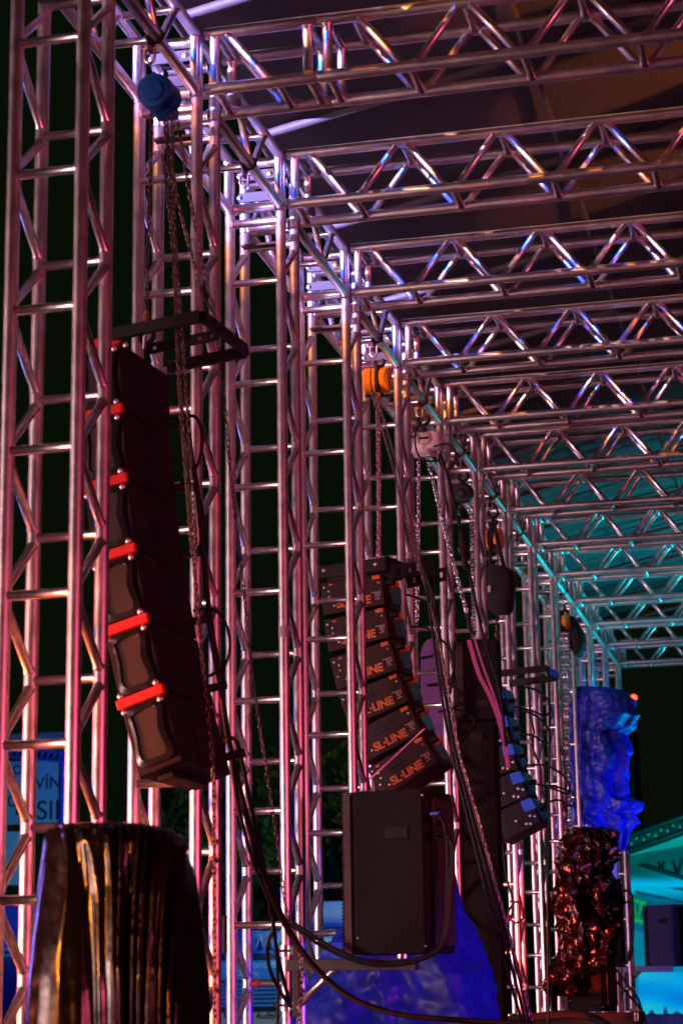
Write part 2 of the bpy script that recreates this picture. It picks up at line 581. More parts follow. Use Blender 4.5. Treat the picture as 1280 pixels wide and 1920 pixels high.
RED = mat('red_bolt_paint', (.45, .02, .02), .4)
def rig_point(n, label):
    """eye plate clamped on the inner lower chord half way between two towers, with its shackle"""
    y = (n + .5) * S
    t = thing('shackle_clamp', label, 'shackle', (H, y, 0.025), 'shackle clamps on the row beams')
    b = MB()
    b.prism([(-.045, .012), (-.05, -.02), (-.022, -.062), (0, -.07), (.022, -.062), (.05, -.02), (.045, .012), (.03, .034), (-.03, .034)], (-.004 - RC, 0, 0), (0, 1, 0), (0, 0, 1), (1, 0, 0), .008)
    b.build('eye_plate', ALU2, t)
    MB().tube([(math.cos(a) * .029, 0, math.sin(a) * .029) for a in [2 * PI * k / 20 for k in range(20)]], .006, 6, True).build('clamp_ring', ALU2, t, True)
    xc = -RC
    MB().cyl((xc - .03, 0, -.05), (xc + .03, 0, -.05), .009, 10).build('pin', STEEL, t, True)
    MB().lathe([(0, .011), (.008, .011), (.010, .007)], (xc, -.006, -.05), (.25, -1, -.2), 10).build('pin_head', RED, t, True)
    bow = [(xc - .018, 0, -.046), (xc - .02, 0, -.075), (xc - .017, 0, -.098), (xc, 0, -.112), (xc + .017, 0, -.098), (xc + .02, 0, -.075), (xc + .018, 0, -.046)]
    MB().tube(smooth(bow, 4), .0065, 7).build('shackle_bow', STEEL, t, True, 80)
    return Vector((H + xc, y, -.085))
rp = {}
for n, l in [(0, 'shackle clamp holding the hook of the blue hoist'), (1, 'empty shackle clamp with nothing hooked into it'), (3, 'shackle clamp right above the orange hoist'),
             (4, 'shackle clamp above the hook of the pink lit electric hoist'), (5, 'shackle clamp over the round black hoist'), (6, 'shackle clamp over the chain bag hook'),
             (7, 'small far shackle clamp, first one past the chain bag'), (9, 'farthest shackle clamp, above the far black bag')]:
    rp[n] = rig_point(n, l)

# ---- blue chain hoist
c = at(297, 176, .65)
BLU = mat('blue_enamel', (.004, .07, .30), .5, 0, 30, .15, .05, 120, spec=.2)
t = thing('chain_hoist', 'round blue manual chain hoist hanging in front of the second tower', 'chain hoist', c, 'chain hoists on the row beams')
MB().lathe([(-.07, .02), (-.068, .040), (-.060, .046), (-.056, .062), (-.05, .068), (-.02, .071), (-.005, .071), (0, .066)], (0, 0, 0), (.05, 1, .15), 40).build('cover', BLU, t, True, 30)
MB().lathe([(.004, .06), (.012, .068), (.05, .070), (.062, .066), (.066, .05)], (.006, 0, -.012), (.05, 1, .15), 40).build('chain_wheel', BLU, t, True, 30)
MB().box((.012, .06, -.052), (.085, .07, .05), bev=.01).build('chain_guide', BLU, t)
MB().tube([Vector(p) - c for p in hook_pts(c + Vector((0, .02, .088)), .024)], [.010] * 12 + [.007, .004], 8).build('hook', BLACK, t, True, 80)
D = .65
def loc(paths): return [[q - c for q in p] for p in paths]
chain('load_chain', loc([pix([(284, 212), (283, 300), (279, 420), (276, 520), (275, 588)], D)]), .023, .0032, CH_R, t)
chain('hand_chain', loc([pix([(311, 216), (317, 330), (325, 480), (332, 600), (340, 740), (352, 900), (364, 1060), (375, 1190), (386, 1300), (398, 1420), (402, 1560), (403, 1740), (404, 1925)], D - .1)]), .022, .0030, CH_R, t)
chain('hand_chain', loc([                         pix([(324, 216), (325, 330), (331, 480), (340, 600), (350, 740), (360, 905), (369, 1060)], D - .12),
                         pix([(305, 290), (316, 380), (329, 500), (331, 600), (337, 740), (349, 890), (360, 1040)], D - .08)]), .022, .0030, CH_R, t)
chain('slack_chain', loc([pix([(330, 210, .65), (344, 290, .65), (362, 400, .7), (384, 510, .8), (403, 600, .9), (419, 730, 1.1), (431, 870, 1.3), (450, 1040, 1.6), (466, 1190, 1.8), (479, 1310, 2.0), (500, 1450, 2.1), (521, 1590, 2.2), (536, 1700, 2.25), (556, 1760, 2.3), (566, 1830, 2.3), (560, 1925, 2.3)], D),
                          pix([(309, 240, .65), (331, 360, .66), (352, 450, .7), (377, 540, .75), (398, 585, .9)], D)]), .026, .0030, CH_R, t)

# ---- orange hoist
c = at(709, 713, 4.6)
ORG = mat('orange_enamel', (.75, .26, .015), .42, 0, 30, .2, .1, 80)
t = thing('chain_hoist', 'orange drum shaped chain hoist on a black hook', 'chain hoist', c, 'chain hoists on the row beams')
ax = (1, .05, 0)
MB().lathe([(-.082, .06), (-.078, .068), (-.072, .072), (-.038, .072), (-.036, .066)], (0, 0, 0), ax, 36).build('drum_end', ORG, t, True, 30)
MB().lathe([(-.030, .066), (-.028, .072), (-.012, .072), (-.010, .066)], (0, 0, 0), ax, 36).build('drum_ring', ORG, t, True, 30)
MB().lathe([(.012, .066), (.014, .072), (.064, .072), (.070, .066), (.072, .05)], (0, 0, 0), ax, 36).build('drum_end', ORG, t, True, 30)
MB().lathe([(-.07, .062), (.06, .062)], (0, 0, 0), ax, 30).build('core', BLACK, t, True, 30)
MB().box((.003, 0, 0), (.022, .14, .165), bev=.006).build('side_plate', BLACK, t)
MB().tube([Vector(p) - c for p in hook_pts(c + Vector((.008, 0, .105)), .026)], [.011] * 12 + [.008, .004], 8).build('hook', BLACK, t, True, 80)
def loc(paths): return [[q - c for q in p] for p in paths]
chain('load_chain', loc([pix([(706, 735), (708, 850), (709, 960), (708, 1046)], 4.6), pix([(710, 735), (711, 850), (711, 960), (711, 1046)], 4.57)]), .022, .0042, mat('red_lit_chain', (.5, .28, .28), .3, 1.0), t, (8, 5))
chain('hand_chain', loc([pix([(697, 738, 4.6), (712, 790, 4.5), (735, 870, 4.4), (757, 960, 4.2), (782, 1050, 4.0), (806, 1130, 3.9), (836, 1270, 3.8), (858, 1400, 3.8), (892, 1520, 3.8), (935, 1680, 3.8), (975, 1830, 3.8), (999, 1925, 3.8)], 4),
                         pix([(704, 738, 4.58), (720, 790, 4.48), (743, 870, 4.38), (765, 960, 4.18), (787, 1050, 3.98), (800, 1110, 3.9)], 4)]), .024, .0031, mat('bronze_chain', (.45, .30, .27), .3, 1.0), t, (8, 5))

# ---- white electric hoist
c = at(800, 834, 5.9)
WHT = mat('white_enamel', (.72, .66, .66), .38, 0, 40, .1, .05, 90)
t = thing('electric_hoist', 'pale pink lit electric chain hoist with a dark plate on its motor', 'electric hoist', c)
ax = (1, -.3, .12)
MB().lathe([(-.088, .05), (-.084, .066), (-.072, .072), (-.070, .066), (.02, .066)], (0, 0, -.004), ax, 30).build('motor', WHT, t, True, 30)
for k in range(8):
    a = 2 * PI * k / 8
    MB().box((-.02, math.cos(a) * .067 , math.sin(a) * .067 - .004), (.075, .006, .006)).build('cooling_fin', WHT, t)
MB().box((.05, -.02, .012), (.085, .11, .11), bev=.014).build('gearbox', WHT, t)
pl = MB().lathe([(0, .042), (.006, .042), (.008, .038)], (-.002, -.075, .02), (-.1, -1, 0), 28).build('cover_plate', mat('cream_cover', (.62, .52, .44), .5), t, True, 30)
MB().box((-.002, -.086, .022), (.064, .004, .014)).build('name_strip', BLACK, pl)
for k in range(6):
    a = 2 * PI * (k + .5) / 6
    MB().lathe([(0, .004), (.004, .003)], (-.002 + .036 * math.cos(a), -.083, .02 + .036 * math.sin(a)), (0, -1, 0), 6).build('bolt', BLACK, pl)
MB().lathe([(-.096, .03), (-.094, .062), (-.088, .064)], (0, 0, -.004), ax, 30).build('fan_cover', mat('blue_cover', (.03, .05, .5), .5), t, True, 30)
MB().tube([Vector(p) - c for p in hook_pts(c + Vector((-.02, 0, .165)), .036)], [.013] * 12 + [.009, .005], 8).build('hook', BLACK, t, True, 80)
MB().box((-.02, 0, .10), (.03, .03, .06), bev=.005).build('hook_block', BLACK, t)
def loc(paths): return [[q - c for q in p] for p in paths]
chain('load_chain', loc([pix([(784, 866), (784, 960), (783, 1060), (782, 1170)], 5.9)]), .030, .0055, CH_Z, t, (8, 5))
chain('slack_chain', loc([pix([(803, 866, 5.9), (818, 930, 5.9), (838, 1010, 5.9), (860, 1095, 5.9), (876, 1152, 5.9)], 5.9)]), .030, .0055, CH_Z, t, (8, 5))
for pts in ([(812, 838), (838, 832), (852, 845), (852, 868), (838, 880), (824, 868), (822, 850)], [(790, 790), (778, 815), (782, 850), (800, 864), (822, 862), (826, 845)]):
    cable('cable_loop', [q - c for q in pix(pts, 5.8)], .006, parent=t)
t2 = thing('pendant_cable', 'black control cable with a grip hanging from the electric hoist', 'cable', at(870, 1020, 5.8))
o0 = t2.location
cable('cable', [q - o0 for q in pix([(824, 850), (840, 895), (855, 960), (866, 1010), (872, 1050), (884, 1095), (905, 1190), (935, 1290), (948, 1400)], 5.75)], .009, parent=t2)
MB().tube([q - o0 for q in pix([(867, 1000), (869, 1035), (872, 1066)], 5.7)], [.016, .022, .014], 8).build('grip', RUB, t2, True)

# ---- black hoist
c = at(868, 925, 7.2)
t = thing('chain_hoist', 'round black chain hoist seen face on', 'chain hoist', c, 'chain hoists on the row beams')
MB().lathe([(-.06, .012), (-.058, .028), (-.05, .034), (-.048, .062), (-.04, .069), (.03, .07), (.04, .06)], (0, 0, 0), (.1, 1, .2), 36).build('cover', BLACK, t, True, 30)
MB().lathe([(0, .008), (.006, .006)], (-.004, -.062, -.012), (0, -1, 0), 10).build('bolt', STEEL, t, True)
MB().tube([Vector(p) - c for p in hook_pts(c + Vector((.002, 0, .120)), .034)], [.011] * 12 + [.008, .004], 8).build('hook', BLACK, t, True, 80)
MB().box((0, 0, .075), (.026, .026, .03), bev=.004).build('hook_block', BLACK, t)
def loc(paths): return [[q - c for q in p] for p in paths]
chain('load_chain', loc([pix([(861, 948), (862, 1000), (862, 1040)], 7.2)]), .026, .0045, CH_R, t, (8, 4))
chain('hand_chain', loc([pix([(876, 946), (883, 980), (884, 1060), (885, 1200), (884, 1330)], 7.15), pix([(884, 944), (887, 980), (888, 1060), (888, 1200), (887, 1330)], 7.12)]), .026, .0042, CH_Z, t, (8, 4))

# ---- chain bag with its hook, and the orange hoist behind it
c = at(940, 1108, 8.35)
FAB = mat('black_canvas', (.011, .011, .012), .85, 0, 300, .3, .4, 300)
t = thing('chain_bag', 'black canvas chain bag on two straps', 'chain bag', c, 'bags catching slack chain')
def loft(rows, Y, dep, nt, disp, e=2.6, sub=4, cap=True):
    """closed skin through cross-sections measured as (y, xleft, xright[, depth factor]); disp(theta01, v, p) pushes it along its normal"""
    R = []
    for i in range(len(rows) - 1):
        for k in range(sub):
            f = k / sub
            f2 = f
            R.append([a + (b - a) * f2 for a, b in zip(rows[i], rows[i + 1])])
    R.append(list(rows[-1]))
    mb = MB(); vs = []; nr = len(R)
    for i, r in enumerate(R):
        y, xl, xr = r[:3]; df = r[3] if len(r) > 3 else 1.0
        a, b = at(xl, y, Y), at(xr, y, Y)
        ce = (a + b) / 2; hw = (b - a).length / 2; ex = (b - a).normalized()
        ey = Vector((-ex.y, ex.x, 0)).normalized()
        for k in range(nt):
            th = 2 * PI * k / nt
            cs, sn = math.cos(th), math.sin(th)
            u = abs(cs) ** (2 / e) * (1 if cs >= 0 else -1); w = abs(sn) ** (2 / e) * (1 if sn >= 0 else -1)
            p = ce + ex * (hw * u) + ey * (dep * df * w)
            nrm = (ex * cs + ey * sn)
            d = disp(k / nt, i / (nr - 1), p)
            if isinstance(d, tuple): p = p + nrm * d[0] + Vector((0, 0, d[1]))
            else: p = p + nrm * d
            vs.append(p)
    fs = []
    for i in range(nr - 1):
        for k in range(nt):
            fs.append((i * nt + k, i * nt + (k + 1) % nt, (i + 1) * nt + (k + 1) % nt, (i + 1) * nt + k))
    if cap: fs += [tuple(range(nt)), tuple(range((nr - 1) * nt, nr * nt))[::-1]]
    return mb.add(vs, fs)
def shift(mb, c):
    mb.v = [tuple(Vector(p) - c) for p in mb.v]
    return mb
shift(loft([(1062, 917, 930), (1066, 915, 952), (1072, 915, 964), (1090, 915, 966), (1130, 914, 963), (1143, 916, 960), (1150, 924, 955)], 8.35, .085, 28, lambda a, v, p: .006 * noise.noise(p * 9), 4), c).build('bag', FAB, t, True, 60)
MB().box(Vector(at(916, 1104, 8.25)) - c, (.02, .006, .05)).build('care_label', mat('white_tag', (.6, .58, .58), .6), t)
for pts in ([(922, 985), (919, 1030), (918, 1070)], [(926, 985), (936, 1030), (946, 1072)]):
    MB().tube([q - c for q in pix(pts, 8.33)], .016, 6).build('strap', FAB, t, True)
MB().tube([Vector(p) - c for p in hook_pts(at(924, 962, 8.4), .036)], [.012] * 12 + [.009, .004], 8).build('hook', BLACK, t, True, 80)
MB().box(Vector(at(924, 983, 8.4)) - c, (.03, .03, .09), bev=.005).build('hook_block', BLACK, t)
def drum_hoist(x, y, Y, s, label):
    c = at(x, y, Y)
    t = thing('chain_hoist', label, 'chain hoist', c, 'chain hoists on the row beams')
    MB().lathe([(-.08 * s, .05 * s), (-.07 * s, .075 * s), (-.03 * s, .076 * s)], (0, 0, 0), (1, -.2, 0), 24).build('drum_end', ORG, t, True, 30)
    MB().lathe([(.02 * s, .076 * s), (.06 * s, .075 * s), (.07 * s, .05 * s)], (0, 0, 0), (1, -.2, 0), 24).build('drum_end', ORG, t, True, 30)
    MB().box((0, 0, 0), (.05 * s, .13 * s, .17 * s), bev=.006).build('side_plate', BLACK, t)
    MB().tube([Vector(p) - c for p in hook_pts(c + Vector((0, 0, .13 * s)), .03 * s)], .01 * s, 7).build('hook', BLACK, t, True, 80)
    return t, c
t, c = drum_hoist(925, 1012, 8.75, 1.0, 'orange chain hoist half hidden behind the bag straps')
chain('load_chain', [[q - c for q in pix([(932, 1030), (932, 1100), (931, 1180), (930, 1214)], 8.7)], [q - c for q in pix([(918, 1030), (920, 1080), (924, 1110)], 8.7)]], .03, .005, CH_R, t, (8, 4))
t, c = drum_hoist(1053, 1166, 12.3, 1.0, 'small yellow chain hoist above the long pale chains near the far end')
chain('load_chain', [[q - c for q in pix([(x, 1185), (x + 1, 1300), (x + 2, 1420), (x + 4, 1560)], 12.3)] for x in (1054, 1059, 1064)], .036, .007, CH_Z, t, (6, 4))
c = at(1080, 1196, 12.4)
t = thing('chain_bag', 'lumpy black bag hanging near the far yellow hoist', 'chain bag', c, 'bags catching slack chain')
shift(loft([(1158, 1063, 1078), (1170, 1062, 1086), (1190, 1060, 1096), (1205, 1064, 1100), (1220, 1070, 1096), (1230, 1074, 1090)], 12.4, .10, 24, lambda a, v, p: .02 * noise.noise(p * 7), 2.3), c).build('bag', FAB, t, True, 60)
MB().tube([q - c for q in pix([(1068, 1160), (1062, 1145), (1055, 1140)], 12.4)], .014, 6).build('strap', FAB, t, True)

# ------------------------------------------------------------------ line arrays
def triad(yaw, roll, pitch=0):
    ca, sa = math.cos(yaw), math.sin(yaw)
    e1 = Vector((ca, sa, 0)); e2 = Vector((-sa, ca, 0)); e3 = Vector((0, 0, 1))
    c, s = math.cos(roll), math.sin(roll)
    e1, e3 = c * e1 + s * e3, -s * e1 + c * e3
    c, s = math.cos(pitch), math.sin(pitch)
    e2, e3 = c * e2 + s * e3, -s * e2 + c * e3
    return e1, e2, e3
def M3(e1, e2, e3, o):
    return Matrix(((e1.x, e2.x, e3.x, o.x), (e1.y, e2.y, e3.y, o.y), (e1.z, e2.z, e3.z, o.z), (0, 0, 0, 1)))
def place(o, M):
    o.matrix_basis = M
    return o
GLOSS = mat('gloss_black_plastic', (.012, .011, .012), .22, 0, 40, .2, .06, 80, rvar=.08)
CAB = mat('array_cabinet_paint', (.014, .011, .012), .65, 0, 30, .25, .25, 260, spec=.2)
GRIL = mat('brown_grille_mesh', (.022, .010, .009), .55, .3, 200, .5, .5, 500)
REDP = mat('red_link_paint', (.62, .018, .012), .38, 0, 40, .12)
BOLT = mat('bright_bolt', (.75, .72, .72), .3, .9, 40, .1)
def wedge(w, d, h, t1, t2):
    """cabinet: side face full height h, tapering to the rear by t1 (top) and t2 (bottom)"""
    b = bmesh.new()
    x = [-w, 0]
    P = [(-w, 0, 0), (0, 0, -t1), (0, 0, -h + t2), (-w, 0, -h)]
    vs = [b.verts.new((p[0], y, p[2])) for y in (0, d) for p in P]
    for q in [(0, 1, 2, 3), (7, 6, 5, 4), (0, 4, 5, 1), (1, 5, 6, 2), (2, 6, 7, 3), (3, 7, 4, 0)]:
        b.faces.new([vs[i] for i in q])
    bmesh.ops.recalc_face_normals(b, faces=b.faces[:])
    bmesh.ops.bevel(b, geom=b.edges[:], offset=.005, segments=2, affect='EDGES', profile=.5)
    me = bpy.data.meshes.new('cabinet')
    b.to_mesh(me); b.free()
    return me
DOME = {}
def dome(r, m):
    k = (r, m.name)
    if k not in DOME:
        DOME[k] = MB().lathe([(0, r), (r * .3, r * .95), (r * .6, r * .6), (r * .7, r * .2)], (0, 0, 0), (0, -1, 0), 8).mesh('bolt', m, True, 60)
    return DOME[k]
def perforated(name, a, b, up, th, m, parent, holes=5):
    """flat bar with a row of open holes between two rails"""
    a, b, up = Vector(a), Vector(b), Vector(up)
    d = (b - a); L = d.length; t = d / L; nrm = t.cross(up).normalized()
    h = up.length; up = up / h
    mb = MB()
    for z0, z1 in ((0, .28), (.72, 1)):
        mb.prism([(0, z0 * h), (L, z0 * h), (L, z1 * h), (0, z1 * h)], a, t, up, nrm, th)
    for k in range(holes + 1):
        x0 = L * k / (holes + .35); x1 = min(L, x0 + L * .62 / (holes + .35))
        mb.prism([(x0, .28 * h), (x1, .28 * h), (x1, .72 * h), (x0, .72 * h)], a, t, up, nrm, th)
    return mb.build(name, m, parent)

# ---- nearest array, with red bands
T = thing('line_array', 'nearest hanging array of black cabinets with bright red bands', 'line array', at(225, 639, .52))
O0 = Vector(T.location)
o = O0.copy(); Hc = .268
rolls = [4, 5.5, 8.5, 12, 14.5, 16.5]
yaw = -.12
e = triad(yaw, math.radians(4), -.03)
fr = MB()
fw, fd, fh = .355, .40, .045
A = Vector(at(213, 640, .5)) - O0
for (a, b) in ((A, A + e[0] * fw), (A + e[0] * fw, A + e[0] * fw + e[1] * fd), (A + e[0] * fw + e[1] * fd, A + e[0] * .03 + e[1] * fd)):
    d = (b - a).normalized(); n_ = d.cross(e[2])
    fr.prism([(0, 0), ((b - a).length, 0), ((b - a).length, fh), (0, fh)], a, d, e[2], n_, .02)
frame = fr.build('fly_frame', BLACK, T)
perforated('pick_bar', A + e[0] * .04 + e[1] * .20 + e[2] * .003, A + e[0] * (fw - .02) + e[1] * .2 + e[2] * .003, e[2] * .04, .012, BLACK, T, 6)
for u in (.02, .05):
    q = link('bolt', dome(.012, BOLT), T); place(q, M3(*e, A + e[0] * u + e[2] * (.02 - (u - .02) * 1.5) - e[1] * .002))
MB().tube([Vector(at(275, 588, .62)) - O0, Vector(at(275, 604, .62)) - O0], .014, 8).build('chain_stop', mat('rust', (.20, .07, .05), .7, .3), T)
MB().tube([p - O0 for p in hook_pts(at(276, 630, .62), .028)], [.009] * 12 + [.007, .004], 7).build('hook', BLACK, T, True, 80)
MB().cyl(Vector(at(272, 632, .60)) - O0, Vector(at(271, 655, .60)) - O0, .008, 8).build('shackle_pin', STEEL, T, True)
grille = [(-.163, -.055), (-.158, -.13), (-.163, -.215), (-.10, -.225), (-.045, -.215), (-.060, -.13), (-.045, -.055), (-.10, -.045)]
lip = [(-.178, -.035), (-.172, -.13), (-.18, -.235), (-.10, -.245), (-.022, -.235), (-.034, -.13), (-.022, -.035), (-.10, -.027)]
def cat(poly):
    p = [Vector((a * .875, b, 0)) for a, b in poly]
    q = smooth(p + [p[0]], 3)[:-1]
    return [(v.x, v.y) for v in q]
cabm = wedge(.175, .42, Hc, .004, .004)
cabm.materials.append(CAB)
gme = MB().prism(cat(grille), (0, -.010, 0), (1, 0, 0), (0, 0, 1), (0, 1, 0), .012).mesh('grille', GRIL)
lme = MB()
lo, li = cat(lip), cat(grille)
kk = len(lo)
lme.v = [(a, -.014, b) for a, b in lo] + [(a, -.018, b) for a, b in li] + [(a, -.001, b) for a, b in lo] + [(a, -.006, b) for a, b in li]
lme.f = [(i, (i + 1) % kk, kk + (i + 1) % kk, kk + i) for i in range(kk)] + [(2 * kk + i, 2 * kk + (i + 1) % kk, (i + 1) % kk, i) for i in range(kk)] + [(kk + i, kk + (i + 1) % kk, 3 * kk + (i + 1) % kk, 3 * kk + i) for i in range(kk)]
lme = lme.mesh('grille_frame', GLOSS, True, 50)
rme = MB().box((-.0875, -.012, 0), (.188, .022, .036), bev=.004).mesh('link_band', REDP)
cme = MB().cyl((.0, .40, -.2), (.07, .43, -.2), .016, 10).add([], []).mesh('plug', RUB, True)
ends = []
for i, rdeg in enumerate(rolls):
    e = triad(yaw, math.radians(rdeg), -.03)
    cb = link('cabinet', cabm, T); place(cb, M3(*e, o - O0))
    link('grille', gme, cb); link('grille_frame', lme, cb)
    lb = link('link_band', rme, cb)
    for u in (-.162, -.018):
        for z in (.030, -.032):
            bo = link('bolt', dome(.0125, BOLT), cb); bo.location = (u, -.012, z)
            if z < 0 and i: pass
    for u, z in ((-.135, -.045), (-.045, -.045), (-.045, .045)):
        bo = link('bolt', dome(.007, BOLT), cb); bo.location = (u, -.008, z)
    pg = link('plug', cme, cb)
    ends.append(o + e[1] * .43 - e[2] * .2 + e[0] * .07)
    o = o - e[2] * Hc
last = triad(yaw, math.radians(rolls[-1]), -.03)
bm_ = MB().box((-.10, .21, -.012), (.06, .30, .02), bev=.004).build('bottom_plate', BLACK, T); place(bm_, M3(*last, o - O0))
# cables of the nearest array: one bundle
t = thing('cable_loom', 'black cables looping down the back of the red banded array', 'cable', at(380, 900, .9))
q0 = Vector(t.location)
loops = [[(344, 783, .95), (366, 782, .95), (379, 812, .95), (375, 860, .95), (357, 895, .95)],
         [(340, 903, .95), (366, 920, .95), (381, 965, .95), (374, 1025, .95), (352, 1048, .95)],
         [(362, 1145, .95), (400, 1143, .95), (424, 1170, .95), (431, 1215, .95), (420, 1250, .95), (392, 1268, .95)],
         [(420, 1388, .95), (440, 1386, .95), (452, 1420, 1.1), (466, 1490, 1.3), (488, 1590, 1.6), (508, 1700, 1.9), (520, 1790, 2.1), (543, 1880, 2.3)],
         [(352, 790, .95), (358, 850, .95), (370, 920, .95), (378, 1000, .95), (386, 1090, .95), (394, 1160, .95), (408, 1250, .95), (420, 1330, 1.0), (432, 1400, 1.1), (455, 1500, 1.3), (487, 1610, 1.6), (530, 1720, 1.9), (580, 1800, 2.0), (650, 1865, 2.0), (740, 1900, 2.0), (860, 1914, 2.0), (1000, 1922, 2.0)],
         [(388, 1150, .93), (400, 1220, .93), (415, 1300, .95), (428, 1390, 1.05), (450, 1490, 1.28), (482, 1605, 1.55), (524, 1715, 1.85), (572, 1795, 1.95), (640, 1860, 1.95), (730, 1898, 1.95), (860, 1912, 1.95), (1000, 1920, 1.95)],
         [(432, 1400, 1.0), (445, 1500, 1.2), (470, 1600, 1.5), (505, 1690, 1.8), (512, 1740, 1.9), (502, 1770, 1.9), (504, 1810, 2.0), (520, 1850, 2.1), (545, 1888, 2.3)],
         [(505, 1700, 1.8), (516, 1760, 2.0), (521, 1840, 2.1), (520, 1925, 2.1)]]
for k, l in enumerate(loops):
    cable('cable', [p - q0 for p in pix(l, .95)], [.007, .007, .006, .009, .011, .010, .008, .007][k], parent=t)

# ---- array with orange lettering
T = thing('line_array', 'hanging array of black cabinets with orange SL-LINE lettering', 'line array', at(716, 1075, 4.45))
O0 = Vector(T.location); o = O0.copy()
ORP = mat('orange_print', (.58, .12, .02), .5, 0)
ORC = mat('orange_connector', (.8, .28, .02), .45)
SIDE = mat('array_side_paint', (.024, .006, .007), .55, 0, 20, .2, .2, 200, spec=.25)
REAR = mat('array_rear_plastic', (.035, .035, .042), .42, 0, 30, .2, .2, 200)
rolls = [4, 8, 13, 18, 23, 28]
yaw = -.10; hs = .185; w_ = .36; d_ = .30
cabm = wedge(w_, d_, hs, .004, .012); cabm.materials.append(SIDE)
def text_mesh(body, size, m, bold=0.0, ext=.002):
    cu = bpy.data.curves.new('lettering', 'FONT')
    cu.body = body; cu.size = size; cu.extrude = ext; cu.offset = bold
    ob = bpy.data.objects.new('lettering', cu)
    COL.objects.link(ob)
    dg = bpy.context.evaluated_depsgraph_get()
    me = bpy.data.meshes.new_from_object(ob.evaluated_get(dg))
    bpy.data.objects.remove(ob)
    me.materials.clear(); me.materials.append(m)
    return me
sl = text_mesh('SL\u00b7LINE', .062, ORP, .0022)
xs = [v.co.x for v in sl.vertices]
tx_w = max(xs)
slot_me = MB().box((-.215, -.001, -.06), (.09, .006, .034), bev=.003).mesh('slot', BLACK)
rear_me = MB().prism([(.03, -.02), (d_ - .02, -.035), (d_ - .03, -hs + .05), (.10, -hs + .03)], (.001, 0, 0), (0, 1, 0), (0, 0, 1), (1, 0, 0), .014).mesh('rear_panel', REAR)
con_me = MB().box((.035, .10, -.05), (.05, .04, .03), bev=.004).mesh('connector', ORC)
con2_me = MB().box((.03, .045, -.05), (.045, .06, .022), bev=.004).mesh('plug_body', RUB)
latch_me = MB().box((-.035, -.006, -.018), (.045, .008, .022), bev=.003).mesh('latch', ORP)
tick_me = MB().box((-.30, -.003, -.02), (.022, .004, .010)).mesh('latch_mark', ORP)
crest_me = MB()
for (x, z, w, h) in ((-.062, -.100, .040, .005), (-.058, -.112, .006, .03), (-.046, -.118, .006, .034), (-.034, -.108, .006, .026), (-.05, -.138, .03, .004)):
    crest_me.box((x + .012, -.002, z), (w, .003, h))
crest_me = crest_me.mesh('crest', mat('grey_print', (.30, .22, .22), .6))
# bumper
e = triad(yaw, math.radians(2))
bp_ = Vector(at(722, 1070, 4.45)) - O0
bum = MB().box((-.21, .0, .035), (.44, .02, .075), bev=.006)
bum.box((-.21, .28, .035), (.44, .02, .075), bev=.006)
bm1 = bum.build('fly_frame', BLACK, T); place(bm1, M3(*e, bp_))
pf = perforated('pick_bar', bp_ + e[0] * .0, bp_ + e[0] * .03 + e[1] * .30, e[2] * .085, .012, BLACK, T, 3)
pf = perforated('pick_bar', bp_ + e[0] * .03 + e[1] * .0 - e[2] * .05, bp_ + e[0] * .26 + e[1] * .06 - e[2] * .03, e[2] * .075, .012, BLACK, T, 4)
pf = perforated('pick_bar', bp_ + e[0] * .03 + e[1] * .30 - e[2] * .05, bp_ + e[0] * .26 + e[1] * .30 - e[2] * .03, e[2] * .075, .012, BLACK, T, 4)
for u in (-.35, -.05):
    q = link('bolt', dome(.013, BOLT), T); place(q, M3(*e, bp_ + e[0] * u + e[2] * .04 - e[1] * .011))
plugs = []
for i, rdeg in enumerate(rolls):
    e = triad(yaw, math.radians(rdeg))
    cb = link('cabinet', cabm, T); place(cb, M3(*e, o - O0))
    tx = link('lettering', sl, cb); tx.location = (-.075 - tx_w, -.0022, -.155); tx.rotation_euler = (PI / 2, 0, 0)
    link('slot', slot_me, cb); link('rear_panel', rear_me, cb); link('connector', con_me, cb); link('plug_body', con2_me, cb)
    link('latch', latch_me, cb); link('latch_mark', tick_me, cb); link('crest', crest_me, cb)
    for u, z in ((-.34, -.03), (-.315, -.055), (-.315, -.085), (-.335, -.115), (-.29, -.14), (-.025, -.048)):
        bo = link('bolt', dome(.0075, BOLT), cb); bo.location = (u, -.001, z)
    plugs.append(o + e[0] * .05 + e[1] * .1 - e[2] * .05)
    o = o - e[2] * hs
t = thing('cable_loom', 'black cables looping from the orange plugs of the lettered array', 'cable', at(830, 1200, 4.5))
q0 = Vector(t.location)
for k, l in enumerate([[(762, 1115), (780, 1120), (795, 1128)], [(770, 1175), (800, 1178), (822, 1195)], [(785, 1235), (810, 1230), (822, 1220)],
                       [(822, 1195), (845, 1220), (850, 1255), (840, 1280), (805, 1286)], [(800, 1285), (840, 1282), (858, 1300), (856, 1322), (838, 1332)],
                       [(822, 1335), (850, 1330), (880, 1340), (888, 1355), (880, 1370), (858, 1395)],
                       [(792, 1060), (806, 1110), (817, 1180), (827, 1260), (838, 1330), (850, 1400), (873, 1490), (905, 1610), (945, 1760), (985, 1915)],
                       [(796, 1070), (812, 1120), (823, 1190), (832, 1265), (844, 1335), (857, 1405), (881, 1495), (915, 1615), (957, 1770), (992, 1915)],
                       [(788, 1050), (800, 1110), (811, 1190), (822, 1270), (834, 1345), (846, 1410), (868, 1500), (898, 1620), (935, 1770), (978, 1915)]]):
    cable('cable', [p - q0 for p in pix(l, 4.4 if k < 6 else 3.9)], .007 if k < 6 else .008, parent=t)
t = MB().tube(pix([(690, 1463, 4.2), (795, 1366, 4.35)], 4), .006, 6).build('safety_wire', ALU, None)
tag(t, 'thin pale steel rod slanting across the lowest orange lettered cabinets', 'steel rod')

